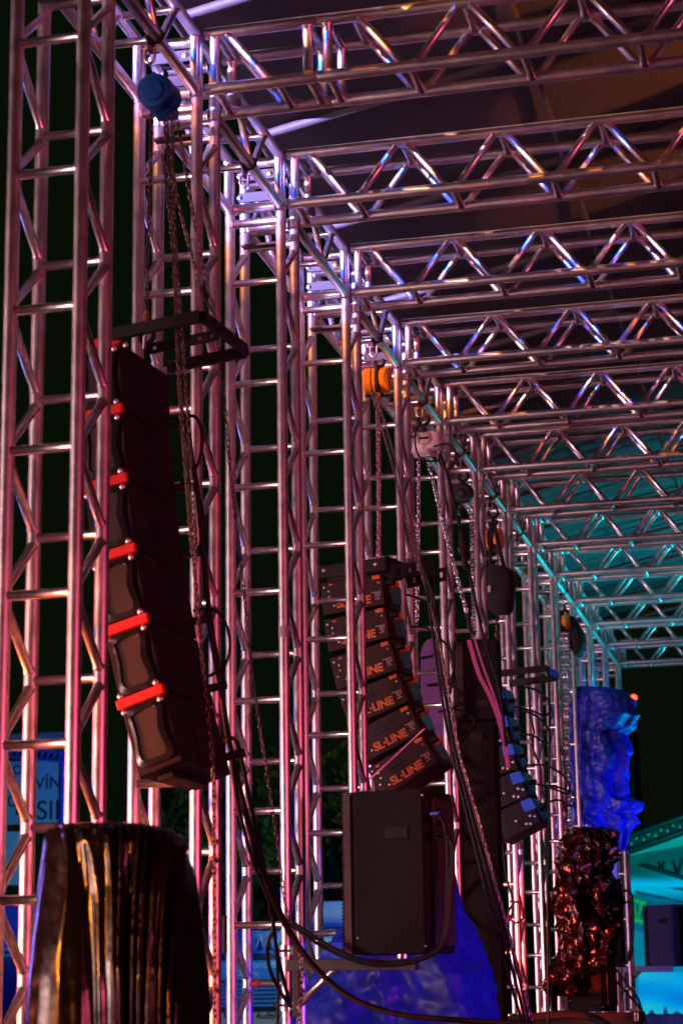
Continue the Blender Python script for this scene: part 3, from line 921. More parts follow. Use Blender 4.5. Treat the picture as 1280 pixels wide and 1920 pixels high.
# ---- farther array with blue lit brackets
T = thing('line_array', 'far dark array with blue lit brackets and many looping cables', 'line array', at(938, 1285, 8.5))
O0 = Vector(T.location); o = O0.copy()
BLB = mat('blue_lit_bracket', (.015, .12, .75), .4, 0, 30, .1)  # blue light on the brackets is put into their colour
TEA = mat('teal_lit_panel', (.03, .13, .14), .35, 0, 30, .2)  # teal light on the rear panels is painted into this colour
rolls = [6, 10, 14, 20, 24]
hs = .21; w_ = .32; d_ = .30
cabm = wedge(w_, d_, hs, .004, .004); cabm.materials.append(CAB)
bk = MB().prism([(-.03, -.01), (.05, -.02), (.055, -.10), (-.035, -.09)], (-.04, -.012, 0), (1, 0, 0), (0, 0, 1), (0, 1, 0), .012).mesh('bracket', BLB)
rp_ = MB().prism([(.02, -.02), (d_ - .01, -.02), (d_ - .02, -hs + .07), (.10, -hs + .02)], (.001, 0, 0), (0, 1, 0), (0, 0, 1), (1, 0, 0), .014).mesh('rear_panel', TEA)
pl_ = MB().box((.04, .10, -.11), (.07, .03, .03), bev=.004).mesh('plug', RUB)
e = triad(-.10, .05)
fb = Vector(at(940, 1278, 8.45)) - O0
f_ = MB()
f_.box((.16, 0, .06), (.36, .015, .05)).box((.16, .3, .03), (.36, .015, .05)).box((.345, .15, .045), (.02, .3, .06))
place(f_.build('fly_frame', BLACK, T), M3(*e, fb))
place(MB().box((.362, .15, .04), (.006, .28, .05)).build('frame_plate', BLB, T), M3(*e, fb))
place(MB().box((-.02, -.01, .03), (.03, .02, .20)).build('frame_post', BLB, T), M3(*e, fb))
for i, rdeg in enumerate(rolls):
    e = triad(-.10, math.radians(rdeg))
    cb = link('cabinet', cabm, T); place(cb, M3(*e, o - O0))
    link('bracket', bk, cb); link('rear_panel', rp_, cb); link('plug', pl_, cb)
    for u, z in ((-.05, -.13), (-.02, -.15), (-.10, -.17), (-.16, -.12), (-.07, -.185)):
        bo = link('bolt', dome(.012, BOLT), cb); bo.location = (u, -.002, z)
    o = o - e[2] * hs
MB().tube(smooth([p - O0 for p in pix([(930, 1212), (927, 1225), (921, 1232), (919, 1242), (925, 1250)], 8.45)], 4), .012, 7).build('hook', mat('rust', (.2, .07, .05), .7), T, True)
t = thing('cable_loom', 'thin black cables bulging right of the far array with blue lit brackets', 'cable', at(1000, 1400, 8.4))
q0 = Vector(t.location)
for l in [[(970, 1290), (1000, 1292), (1025, 1310), (1031, 1330), (1020, 1342), (995, 1332), (965, 1325)],
          [(970, 1330), (1000, 1340), (1022, 1360), (1031, 1385), (1022, 1394), (1000, 1380), (975, 1375)],
          [(985, 1435), (1020, 1435), (1050, 1450), (1066, 1470), (1062, 1488), (1040, 1480), (1005, 1470)],
          [(1000, 1470), (1040, 1475), (1070, 1485), (1078, 1500), (1070, 1511), (1045, 1500), (1010, 1510)],
          [(980, 1270), (992, 1300), (993, 1340), (1000, 1370), (998, 1400), (1012, 1440), (1015, 1480)],
          [(1028, 1262), (1029, 1350), (1029, 1450), (1028, 1550), (1026, 1700), (1027, 1920)],
          [(940, 1560), (948, 1640), (962, 1700), (950, 1740), (968, 1800), (985, 1900)], [(955, 1690), (975, 1695), (980, 1720), (965, 1730), (952, 1712), (965, 1690)]]:
    cable('cable', [p - q0 for p in pix(l, 8.3)], .008, parent=t)
# ------------------------------------------------------------------ speaker on its bracket
t = thing('speaker_bracket', 'square steel bracket arm clamped to the right leg of the third tower', 'bracket', at(570, 1808, 2.45))
q0 = Vector(t.location)
a, b = at(545, 1810, 2.46), at(782, 1808, 2.40)
MB().box((0, 0, 0), ((b - a).length, .05, .05), bev=.004).build('arm', ALU2, t).matrix_basis = Matrix.Translation((a + b) / 2 - q0) @ (b - a).to_track_quat('X', 'Z').to_matrix().to_4x4()
bar('strut', at(556, 1888, 2.46) - q0, at(628, 1818, 2.44) - q0, .018, t)
MB().box(at(556, 1840, 2.48) - q0, (.03, .03, .30), bev=.004).build('upright', ALU2, t)
for y in (1783, 1885):
    z = at(537, y, 2.50).z
    cl = MB().lathe([(-.026, .029), (-.024, .033), (.024, .033), (.026, .029)], Vector((H, 2 * S - H, z)) - q0, (0, 0, 1), 18).build('pipe_clamp', STEEL, t, True, 30)
    MB().box(Vector((H + .04, 2 * S - H - .02, z)) - q0, (.05, .03, .04), bev=.004).build('clamp_jaw', STEEL, cl)
    MB().cyl(Vector((H - .05, 2 * S - H - .035, z)) - q0, Vector((H + .03, 2 * S - H - .035, z)) - q0, .006, 8).build('clamp_bolt', STEEL, cl, True)

SPK = mat('speaker_paint', (.012, .011, .011), .75, 0, 40, .25, .3, 300, spec=.12)
def ribs(name, o, ex, ez, nrm, w, h, m, parent, n):
    """perforated grille: a field of small raised nibs along the edge of a plate"""
    mb = MB()
    mb.prism([(0, 0), (w, 0), (w, h), (0, h)], o, ex, ez, nrm, .006)
    for k in range(n):
        z = h * (k + .5) / n
        mb.prism([(.0, z - h / n * .28), (w, z - h / n * .28), (w, z + h / n * .28), (0, z + h / n * .28)], Vector(o) + Vector(nrm) * .006, ex, ez, nrm, .007)
    return mb.build(name, m, parent)
def fullrange(Y, x0, x1, y0, y1, dep, label, m=None, rot=-.12, cat='speaker'):
    """two-way box loudspeaker seen from its side: grille towards the left, socket plate towards the right"""
    A, B = at(x0, y1, Y), at(x1, y1, Y)
    w = (B - A).length; hgt = at(x0, y0, Y).z - A.z
    t = thing('speaker', label, cat, ((A + B) / 2), None)
    M = Matrix.Rotation(rot, 4, 'Z')
    ex, ey, ez = M @ Vector((1, 0, 0)), M @ Vector((0, 1, 0)), Vector((0, 0, 1))
    b = MB()
    # plan: narrow at the rear
    plan = [(-w / 2 + .035, 0), (-w / 2 + .16 * w, -.010), (w / 2 - .03, -.010), (w / 2, .03), (w / 2, dep - .03), (w / 2 - .03, dep), (-w / 2 + .035, dep)]
    b.prism(plan, (0, 0, 0), ex, ey, ez, hgt)
    b.build('cabinet', m or SPK, t)
    ribs('grille', -ex * (w / 2) + ey * .0, ey, ez, -ex, dep, hgt, SPK, t, 44)
    ribs('grille_edge', -ex * (w / 2 - .004) - ey * .004, ex, ez, -ey, .032, hgt, mat('grille_edge_paint', (.05, .03, .03), .4, .3), t, 44)
    hd = MB().box((0, 0, 0), (w * .28, .012, hgt * .075), bev=.004).build('handle_recess', mat('recess_black', (.004, .004, .004), .8), t)
    hd.matrix_basis = M3(ex, ey, ez, ex * (w * .13) - ey * .011 + ez * (hgt * .735))
    rp = MB().box((0, 0, 0), (.012, dep * .8, hgt * .9), bev=.004).build('socket_plate', ALU2, t)
    rp.matrix_basis = M3(ex, ey, ez, ex * (w / 2 + .006) + ey * dep / 2 + ez * (hgt / 2))
    for k in range(3):
        MB().cyl((.006, -dep * .28, hgt * (.36 - .07 * k)), (.03, -dep * .28, hgt * (.36 - .07 * k)), .013, 10).build('socket', RUB, rp, True)
    for u, v in ((-.43, .03), (-.43, .97), (-.34, .1), (.44, .04), (.44, .96)):
        s_ = link('screw', dome(.006, STEEL), t); s_.matrix_basis = M3(ex, ey, ez, ex * (w * u) - ey * .011 + ez * (hgt * v))
    return t
sp = fullrange(2.42, 644, 812, 1484, 1788, .36, 'big black box speaker standing on the bracket before the blue tarpaulin')
MB().cyl(at(755, 1786, 2.6) - Vector(sp.location), at(755, 1800, 2.6) - Vector(sp.location), .03, 14).build('mount_foot', STEEL, sp, True)
t = thing('cable_loom', 'black cables sagging under the bracketed speaker to its socket plate', 'cable', at(700, 1790, 2.3))
q0 = Vector(t.location)
for k, l in enumerate([[(820, 1526), (832, 1545), (838, 1590), (838, 1660), (836, 1720), (828, 1765), (800, 1792), (740, 1804), (680, 1800), (620, 1775), (565, 1740), (524, 1716)],
          [(816, 1562), (836, 1566), (846, 1590), (842, 1660), (838, 1740), (822, 1780), (790, 1797), (720, 1808), (650, 1793), (590, 1758), (526, 1718)],
          [(816, 1572), (842, 1575), (849, 1600), (845, 1680), (838, 1750), (815, 1788), (760, 1806), (690, 1808), (610, 1778), (540, 1730)]]):
    cable('cable', [p - q0 for p in pix(l, 2.36)], .0075, parent=t)
MB().cyl(at(808, 1526, 2.4) - q0, at(826, 1525, 2.38) - q0, .012, 10).build('plug', mat('blue_plug', (.02, .04, .4), .4), t, True)

# ------------------------------------------------------------------ tarpaulins and plastic covers
def ridged(p, o=3):
    s = 0; a = 1; f = 1; tot = 0
    for _ in range(o):
        s += a * (1 - abs(noise.noise(p * f)) * 2); tot += a; a *= .55; f *= 2.1
    return s / tot
def tarp_mat(name, col, rough, bump, scale, spec=.5):
    m = mat(name, col, rough, 0, 14, .14, 0, 60, spec=spec, rvar=.10)
    nt = m.node_tree; b = nt.nodes['Principled BSDF']
    tc = nt.nodes.new('ShaderNodeTexCoord')
    v = nt.nodes.new('ShaderNodeTexVoronoi'); v.feature = 'F1'; v.inputs['Scale'].default_value = scale
    w = nt.nodes.new('ShaderNodeTexNoise'); w.inputs['Scale'].default_value = scale * .5; w.inputs['Detail'].default_value = 6; w.inputs['Distortion'].default_value = 1.2
    nt.links.new(tc.outputs['Object'], w.inputs[0])
    nt.links.new(w.outputs['Color'], v.inputs['Vector'])
    ad = nt.nodes.new('ShaderNodeMath'); ad.operation = 'ADD'
    nt.links.new(v.outputs['Distance'], ad.inputs[0]); nt.links.new(w.outputs['Fac'], ad.inputs[1])
    bp = nt.nodes.new('ShaderNodeBump'); bp.inputs['Strength'].default_value = bump; bp.inputs['Distance'].default_value = .02
    nt.links.new(ad.outputs[0], bp.inputs['Height']); nt.links.new(bp.outputs[0], b.inputs['Normal'])
    return m
PLAST = tarp_mat('black_plastic_sheet', (.006, .005, .005), .17, .05, 4, .22)
CRUM = tarp_mat('crumpled_black_plastic', (.006, .004, .004), .16, .3, 6, .6)
BTARP = tarp_mat('blue_tarpaulin', (.010, .028, .42), .46, .03, 4, .35)

# near cover, lower left
def folds(a, v, p):
    ang = a * 2 * PI
    k = min(1, v * 3) ** .6
    s_ = (p.x + p.y) * 2.7
    w = s_ + 1.3 * v * noise.noise((s_ * .9, .3, 9)) + .06 * noise.noise((v * 3, s_ * .5, 2)) + .35 * v
    f = .034 * k * (.5 - abs(noise.noise((w * 6, v * .8, 3))) * 2)
    f += .009 * k * (.5 - abs(noise.noise((w * 15 + 2, v * 1.6, 8))) * 2) * (.5 + noise.noise((s_ * 3, v * 2, 6)))
    f += .002 * k * noise.noise((w * 40, v * 6, 1))
    return f * (.5 + .5 * min(1, v * 8)) + .008 * noise.noise(p * 4) - .012
cv = loft([(1544, 180, 240, .35), (1546, 140, 275, .6), (1550, 112, 305, .8), (1560, 100, 326, .92), (1585, 94, 342, .98), (1625, 90, 353, 1), (1680, 84, 364, 1.03), (1760, 76, 372, 1.06), (1860, 70, 378, 1.1), (2100, 60, 385, 1.15), (2560, 50, 392, 1.2)], -.75, .17, 520, folds, 2.9, 12)
tag(cv.build('plastic_cover', PLAST, None, True, 180), 'shiny black plastic sheet draped over gear at the lower left, catching orange', 'plastic cover')

# blue tarpaulin tent behind the bracketed speaker
def tent(a, v, p):
    ang = a * 2 * PI
    k = min(1, v * 3)
    return .030 * v * math.sin(ang * 6 + 2 * noise.noise((ang, v, 1))) + .16 * k * (ridged(p * 1.3 + Vector((1, 0, 4)), 2) - .62) + .045 * k * (ridged(p * 3.4 + Vector((3, 1, 2)), 2) - .6) + .012 * k * (ridged(p * 10, 2) - .6)
tt = loft([(1560, 770, 800, .2), (1600, 738, 826, .35), (1680, 672, 860, .6), (1760, 628, 892, .8), (1830, 592, 926, .95), (1920, 556, 962, 1.1), (2200, 520, 985, 1.3), (2400, 500, 1010, 1.4)], 3.35, .36, 260, tent, 2.2, 16)
tag(tt.build('tarpaulin', BTARP, None, True, 70), 'crumpled blue tarpaulin tented over gear behind the bracketed speaker', 'tarpaulin', 'blue tarpaulins')

# hanging blue tarpaulin near the far end
def hangf(a, v, p):
    ang = a * 2 * PI
    q = Vector((p.x * 2.2, p.y * 2.2, p.z * .8))
    return .045 * math.sin(ang * 9 + 3 * noise.noise((ang, v * 1.5, 4))) * (.4 + .6 * v) + .11 * (ridged(q + Vector((0, 0, 5)), 2) - .6) + .05 * (ridged(p * 4.5) - .6) + .012 * (ridged(p * 11, 2) - .6)
ht = loft([(1290, 1080, 1140, .4), (1298, 1072, 1170, .8), (1318, 1068, 1190, 1), (1345, 1066, 1197, 1), (1364, 1066, 1184, .9), (1376, 1066, 1162, .85), (1410, 1066, 1174, .8), (1450, 1067, 1172, .75), (1494, 1068, 1168, .8), (1506, 1068, 1206, .9), (1518, 1069, 1209, .9), (1527, 1070, 1188, .8), (1540, 1085, 1202, .8), (1552, 1110, 1184, .6), (1566, 1140, 1176, .4), (1595, 1152, 1166, .15)], 13.2, .30, 200, hangf, 2.4, 12)
tag(ht.build('tarpaulin', BTARP, None, True, 70), 'bright blue tarpaulin wrapped around a hanging load near the far end', 'tarpaulin', 'blue tarpaulins')

# crumpled black wrapped pile
def crum(a, v, p):
    ang = a * 2 * PI
    q = Vector((p.x * 4.5, p.y * 4.5, p.z * 1.6))
    q2 = Vector((p.x * 9, p.y * 9, p.z * 3.5))
    return .13 * noise.noise(p * 2.4 + Vector((5, 0, 0))) + .15 * (ridged(q + Vector((2, 0, 0)), 2) - .6) + .07 * (ridged(q2, 2) - .6) + .022 * (ridged(p * 13, 2) - .6)
cp = loft([(1552, 1085, 1130, .4), (1560, 1066, 1150, .8), (1590, 1048, 1158, 1), (1625, 1046, 1156, 1), (1660, 1052, 1140, .9), (1700, 1050, 1142, .9), (1740, 1040, 1140, 1), (1780, 1044, 1136, 1), (1810, 1040, 1134, .9), (1845, 1034, 1070, .6), (1868, 1040, 1066, .4)], 9.6, .30, 170, crum, 2.4, 12)
tag(cp.build('plastic_cover', CRUM, None, True, 55), 'crumpled glossy black plastic wrapped round a tall pile, glinting red', 'plastic cover')
t = fullrange(9.65, 1056, 1136, 1690, 1897, .4, 'dark speaker cabinet under the crumpled black plastic pile')

# ------------------------------------------------------------------ tall dark loudspeaker column with its strap
def tallbox(name, Y, x0, x1, y0, y1, dep, label):
    A, B = at(x0, y1, Y), at(x1, y1, Y)
    w = (B - A).length; h = at((x0 + x1) / 2, y0, Y).z - A.z
    t = thing(name, label, 'speaker', (A + B) / 2, 'stacked tall dark speakers')
    MB().box((0, dep / 2, h / 2), (w, dep, h), bev=.012).build('cabinet', SPK, t)
    ribs('grille', (-w / 2 - .004, -.004, .02), (1, 0, 0), (0, 0, 1), (0, -1, 0), .05, h - .04, mat('grille_edge_paint', (.05, .03, .03)), t, int(h * 60))
    for z in (.1, h - .1):
        MB().box((w * .1, -.005, z), (w * .3, .012, .05), bev=.004).build('handle_recess', mat('recess_black', (.004, .004, .004)), t)
    return t
tallbox('speaker', 6.7, 863, 950, 1352, 2100, .16, 'tall dark speaker cabinet reaching down to the bottom edge left of the far cables')
tallbox('speaker', 6.6, 858, 936, 1196, 1349, .16, 'shorter black speaker cabinet on top of the tall dark one, under the purple strap')
PUR = mat('purple_strap', (.50, .12, .42), .5, 0, 200, .2)
b = MB()
for (l, w) in (([(878, 1200), (896, 1262), (915, 1300), (934, 1348), (945, 1392), (952, 1440)], .013), ([(888, 1196), (905, 1250), (922, 1296), (938, 1346), (948, 1400), (953, 1440)], .007)):
    pts = smooth(pix(l, 6.2), 6)
    for p, q in zip(pts, pts[1:]):
        u = Vector((1, .2, 0)) * w
        b.add([p - u, p + u, q + u, q - u, p - u + Vector((0, .004, 0)), p + u + Vector((0, .004, 0)), q + u + Vector((0, .004, 0)), q - u + Vector((0, .004, 0))], [(0, 1, 2, 3), (4, 7, 6, 5), (0, 3, 7, 4), (1, 5, 6, 2)])
st = thing('ratchet_strap', 'purple lifting strap stretched diagonally across the black cabinet', 'strap', at(880, 1190, 6.2))
q0 = Vector(st.location)
shift(b, q0).build('webbing', PUR, st)
MB().tube([p - q0 for p in pix([(876, 1156), (878, 1166), (880, 1182), (888, 1190), (893, 1182)], 6.2)], [.008, .010, .011, .009, .005], 8).build('hook', BLACK, st, True)
MB().tube([p - q0 for p in pix([(876, 1130), (877, 1158)], 6.2)], .022, 8).build('spring_link', BLACK, st, True)

# rounded purple panel behind the lettered array
b = MB()
poly = [(788, 1400), (788, 1225), (792, 1210), (800, 1200), (810, 1196), (818, 1200), (822, 1215), (838, 1400)]
A = at(788, 1400, 7.35)
pp = [at(x, y, 7.35) - A for x, y in poly]
b.prism([(p.x, p.z) for p in pp], (0, 0, 0), (1, 0, 0), (0, 0, 1), (0, 1, 0), .10)
o = b.build('case_lid', mat('violet_lid', (.16, .045, .22), .6, 0, 12, .2, .2, 40)); o.location = A
tag(o, 'violet round shouldered case lid showing behind the orange lettered array', 'case lid')

# ------------------------------------------------------------------ far speakers on brackets, second mast
t = fullrange(12.6, 1140, 1172, 1648, 1812, .4, 'narrow dark speaker beside the crumpled plastic pile with a hanging cable loop', rot=.25)
t = thing('cable_loom', 'cable loop hanging right of the narrow dark speaker', 'cable', at(1175, 1700, 12.4)); q0 = Vector(t.location)
for l in ([(1166, 1670), (1178, 1672), (1185, 1690), (1185, 1760), (1180, 1795), (1168, 1806), (1148, 1812)], [(1172, 1692), (1182, 1692), (1183, 1700), (1181, 1770), (1176, 1798)],
          [(1148, 1814), (1160, 1825), (1178, 1850), (1196, 1875), (1210, 1925)], [(1140, 1838), (1156, 1842), (1172, 1860), (1198, 1890), (1212, 1925)]):
    cable('cable', [p - q0 for p in pix(l, 12.4)], .012, parent=t)
DBL = mat('blue_lit_speaker', (.02, .03, .16), .5, 0, 40, .2)  # stands for blue light on a dark speaker, not its own paint
t = fullrange(18, 1204, 1275, 1697, 1812, .45, 'blue lit speaker on a bracket in front of the bright far stage', m=DBL, rot=-.5)
MB().box((-.02, -.03, .0), (.01, .01, .01)).build('foot', STEEL, t)
t = thing('speaker_mast', 'dark truss mast with a bracket arm under the blue lit speaker', 'mast', (at(1160, 1900, 18).x, 18, BASE))
q0 = Vector(t.location)
DKA = mat('dull_aluminium', (.30, .32, .36), .45, .8, 20, .2)
for x in (1150, 1168):
    for dy in (0, .3):
        bar('chord', Vector((at(x, 1800, 18).x, 18 + dy, BASE)) - q0, Vector((at(x, 1800, 18).x, 18 + dy, at(x, 1570, 18).z)) - q0, .026, t, DKA, False)
for k in range(9):
    z = at(1160, 1580 + 38 * k, 18).z
    bar('rung', Vector((at(1150, 1800, 18).x, 18, z)) - q0, Vector((at(1168, 1800, 18).x, 18, z)) - q0, .016, t, DKA)
a, b2 = at(1170, 1817, 17.95), at(1258, 1817, 17.8)
MB().box(((a + b2) / 2) - q0, ((b2 - a).length, .06, .07), bev=.005).build('arm', DKA, t)
bar('strut', at(1172, 1850, 17.95) - q0, at(1200, 1820, 17.9) - q0, .02, t, DKA)

# ------------------------------------------------------------------ the brightly lit stage in the far right
FY = 38
t = thing('far_stage', 'blurred tent stage glowing teal and blue at the lower right', 'stage', at(1260, 1900, FY))
q0 = Vector(t.location)
TENT = mat('tent_fabric', (.55, .60, .58), .7, 0, 2, .1)
DKT = mat('dark_truss_paint', (.03, .04, .045), .5, .5)
def quad(name, pts, m, n=(0, .08, 0)):
    n = Vector(n); p = [Vector(q) - q0 for q in pts]
    k = len(p)
    mb = MB().add(p + [q + n for q in p], [tuple(range(k)), tuple(range(k, 2 * k))[::-1]] + [(i, (i + 1) % k, k + (i + 1) % k, k + i) for i in range(k)])
    return mb.build(name, m, t)
quad('canopy', [at(1120, 1590, FY - 3), at(1420, 1478, FY - 3), at(1420, 1560, FY - 3.2), at(1120, 1615, FY - 3.2)], TENT)
quad('canopy_ceiling', [at(1100, 1600, FY - 3), at(1440, 1545, FY - 3), at(1440, 1720, FY + 5), at(1100, 1712, FY + 5)], TENT, (0, 0, .06))
quad('back_wall', [at(1090, 1705, FY + 5), at(1450, 1705, FY + 5), at(1450, 1930, FY + 5), at(1090, 1930, FY + 5)], TENT)
def lattice(a, b, dz, n, m, r=.05):
    a, b = Vector(a) - q0, Vector(b) - q0
    up = Vector((0, 0, dz))
    bar('truss_chord', a, b, r, t, m, False); bar('truss_chord', a + up, b + up, r, t, m, False)
    for k in range(n):
        p, q = a.lerp(b, k / n), a.lerp(b, (k + 1) / n)
        bar('truss_brace', p, (p + q) / 2 + up, r * .6, t, m); bar('truss_brace', (p + q) / 2 + up, q, r * .6, t, m)
lattice(at(1150, 1606, FY - 3.4), at(1420, 1510, FY - 3.4), .28, 12, DKT, .07)
lattice(at(1150, 1604, FY - 1.5), at(1420, 1690, FY - 1.5), .55, 9, DKT, .05)
lattice(at(1160, 1716, FY + 2), at(1212, 1730, FY + 2), .42, 3, mat('amber_truss', (.8, .35, .04), .5, 0), .06)
for l in ([(1172, 1645), (1280, 1668), (1420, 1700)], [(1190, 1672), (1290, 1695), (1420, 1722)]):
    MB().tube([p - q0 for p in pix(l, FY + 1)], .03, 6).build('ceiling_wire', DKT, t)
# LED wall of the far stage: it gives off its own light
lw = bpy.data.materials.new('led_wall'); lw.use_nodes = True
nt = lw.node_tree; bs = nt.nodes['Principled BSDF']; bs.inputs['Base Color'].default_value = (.02, .02, .02, 1)
tc = nt.nodes.new('ShaderNodeTexCoord'); n1 = nt.nodes.new('ShaderNodeTexNoise'); n1.inputs['Scale'].default_value = .5; n1.inputs['Detail'].default_value = 1; n1.inputs['Distortion'].default_value = .8
mp = nt.nodes.new('ShaderNodeMapping'); mp.inputs['Scale'].default_value = (.7, 1, 2.2)
cr = nt.nodes.new('ShaderNodeValToRGB')
els = cr.color_ramp.elements
els[0].position = .30; els[0].color = (0, .10, .75, 1); els[1].position = .72; els[1].color = (.10, .75, .05, 1)
e_ = els.new(.46); e_.color = (0, .36, .9, 1)
e_ = els.new(.60); e_.color = (.02, .62, .75, 1)
nt.links.new(tc.outputs['Object'], mp.inputs[0]); nt.links.new(mp.outputs[0], n1.inputs[0]); nt.links.new(n1.outputs['Fac'], cr.inputs[0]); nt.links.new(cr.outputs[0], bs.inputs['Emission Color'])
bs.inputs['Emission Strength'].default_value = .75
quad('led_wall', [at(1196, 1822, FY + 4.5), at(1440, 1822, FY + 4.5), at(1440, 1902, FY + 4.5), at(1196, 1902, FY + 4.5)], lw)
for k, (x, w, h) in enumerate(((1221, 6, 9), (1247, 4, 14), (1268, 9, 7))):
    MB().lathe([(0, w * .010), (h * .006, w * .012), (h * .010, w * .006), (h * .0135, w * .004)], at(x, 1905, FY + 1) - q0, (0, 0, 1), 8).build('stage_gear', mat('navy_gear', (.01, .02, .12), .5), t, True)
lamp('far_stage_and_fill_lamp', 'AREA', at(1250, 1740, FY + 1), at(1250, 1600, FY + 1.5), 30, (0, .62, .85), 4, 2)
lamp('far_stage_and_fill_lamp', 'SPOT', at(1180, 1880, FY - 2), at(1300, 1800, FY + 5), 420, (.0, .30, 1), .4, spot=90)
lamp('far_stage_and_fill_lamp', 'SPOT', at(1230, 1640, FY - 12), at(1250, 1550, FY - 3), 2600, (0, .75, .75), .3, spot=50)  # added unseen lamp that brightens the canopy front
lamp('far_stage_and_fill_lamp', 'SPOT', at(1150, 1740, 15), at(1225, 1755, 18), 25, (.03, .05, 1), .2, spot=50)  # added unseen lamp tinting the bracketed speaker blue, not part of the far stage
lamp('far_stage_and_fill_lamp', 'POINT', at(1178, 1665, FY + 3), at(1, 1, 1), 40, (1, .45, .1), .2)

# deck, cases and things along the bottom right
t = thing('flight_case', 'dark red lit flight case along the bottom edge under the plastic pile', 'flight case', at(1080, 1925, 9.3)); q0 = Vector(t.location)
A, B = at(956, 1900, 9.3), at(1192, 1900, 9.3)
MB().box(((A + B) / 2) - q0 + Vector((0, .25, -.35)), ((B - A).length, .5, .7), bev=.01).build('body', mat('case_red', (.035, .010, .009), .6, 0, 10, .3), t)
for s_ in (-1, 1):
    MB().box(((A + B) / 2) - q0 + Vector((s_ * (B - A).length / 2, .25, -.03)), (.03, .52, .07), bev=.006).build('corner', STEEL, t)
o = MB().tube(smooth(pix([(880, 1924, 9.0), (960, 1912, 9.0), (1040, 1903, 9.0), (1090, 1903, 9.0), (1120, 1912, 9.0), (1140, 1925, 9.0)], 9), 6), .03, 8).build('hose', RUB, None, True)
tag(o, 'thick black hose arching over the dark red flight case', 'hose')
A, B = at(1150, 1903, 16), at(1330, 1903, 16)
o = MB().box((A + B) / 2 + Vector((0, .6, -.3)), ((B - A).length, 1.2, .6), bev=.02).build('stage_riser', mat('blue_cloth', (.02, .05, .5), .6, 0, 8, .2))
tag(o, 'blue cloth covered riser along the bottom right corner', 'riser')
t = thing('small_sign', 'tiny orange yellow sign standing on the blue riser', 'sign', at(1190, 1903, 16)); q0 = Vector(t.location)
MB().box((0, 0, .035), (.11, .01, .06), bev=.003).build('panel', mat('amber_sign', (.9, .45, .03), .5), t)
MB().box((0, -.006, .036), (.07, .002, .014)).build('print', mat('brown_print', (.25, .10, .02), .6), t)
MB().box((0, .01, .004), (.05, .03, .008)).build('foot', BLACK, t)

# ------------------------------------------------------------------ backdrop on the left: sign building, info booth, trees
LY = 24
t = thing('sign_stand', 'teal lit exhibition stand with a dark lettered sign at the left edge', 'stand', at(60, 1900, LY)); q0 = Vector(t.location)
SG = mat('sign_panel', (.25, .42, .44), .6, 0, 3, .1)
NAV = mat('navy_letters', (.01, .012, .05), .6)
BLS = mat('blue_lit_metal', (.03, .08, .6), .4, 0, 20, .2)  # blue light falling on the stand and booth metal, put into its colour
def face(name, x0, y0, x1, y1, Y, m, th=.08):
    A, B = at(x0, y1, Y), at(x1, y1, Y)
    h = at(x0, y0, Y).z - A.z
    return MB().box((A + B) / 2 - q0 + Vector((0, th / 2, h / 2)), ((B - A).length, th, h), bev=.01).build(name, m, t)
face('sign_board', -60, 1428, 108, 1546, LY, SG)
face('fascia', -60, 1376, 122, 1408, LY + .2, SG)
face('post', 110, 1410, 118, 1700, LY - .1, BLS)
face('counter', -60, 1700, 122, 1960, LY + .1, BLS)
face('panel', -60, 1560, 60, 1660, LY, mat('pale_panel', (.35, .5, .55), .6))
for y in (1779, 1790):
    face('shelf', -60, y, 40, y + 4, LY - .1, mat('cyan_edge', (.1, .6, .75), .4), .2)
a, b = at(-60, 1412, LY - .2) - q0, at(122, 1428, LY - .2) - q0
for k in range(16):
    p, q = a.lerp(b, k / 16), a.lerp(b, (k + .5) / 16)
    bar('truss_brace', p, q + Vector((0, 0, .14)), .016, t, BLS)
bar('truss_chord', a, b, .02, t, BLS, False); bar('truss_chord', a + Vector((0, 0, .14)), b + Vector((0, 0, .14)), .02, t, BLS, False)
for body, x, y, s_ in (('V\u00cdNIO', 66, 1480, .27), ('SIL', 68, 1537, .42), ('O', 13, 1513, .26), ('B', 27, 1528, .40), ('O', 24, 1452, .2)):
    o = link('lettering', text_mesh(body, s_, NAV, .002), t)
    o.matrix_basis = M3(Vector((1, 0, 0)), Vector((0, 0, 1)), Vector((0, -1, 0)), at(x, y, LY - .012) - q0)
lamp('stand_lamp', 'SPOT', at(20, 1760, LY - 4), at(30, 1480, LY), 160, (.1, .85, 1), .3, spot=70)
lamp('stand_lamp', 'SPOT', at(130, 1500, LY - 2.5), at(100, 1660, LY), 90, (.03, .08, 1), .2, spot=90)

BY = 26
t = thing('info_booth', 'blue lit booth with lettered fascia and louvres seen between the tower legs', 'booth', at(530, 1900, BY)); q0 = Vector(t.location)
LB = mat('booth_panel', (.10, .35, .62), .6, 0, 4, .12)
face('back_panel', 412, 1745, 660, 1925, BY + .5, mat('booth_back', (.06, .16, .40), .6))
face('fascia', 412, 1800, 660, 1836, BY + .1, LB)
face('top_beam', 412, 1788, 660, 1797, BY + .05, NAV)
for k in range(6):
    face('louvre', 412, 1842 + 8 * k, 660, 1847 + 8 * k, BY + .1, LB, .12)
a, b = at(405, 1786, BY) - q0, at(665, 1784, BY) - q0
for k in range(14):
    p, q = a.lerp(b, k / 14), a.lerp(b, (k + .5) / 14)
    bar('truss_brace', p, q + Vector((0, 0, .28)), .022, t, BLS); bar('truss_brace', q + Vector((0, 0, .28)), a.lerp(b, (k + 1) / 14), .022, t, BLS)
bar('truss_chord', a, b, .03, t, BLS, False); bar('truss_chord', a + Vector((0, 0, .28)), b + Vector((0, 0, .28)), .03, t, BLS, False)
face('canopy', 560, 1690, 668, 1740, BY + 1, BLS, .6)
face('cream_sign', 400, 1898, 640, 1945, BY - .3, mat('cream_board', (.62, .48, .30), .6, 0, 4, .08))
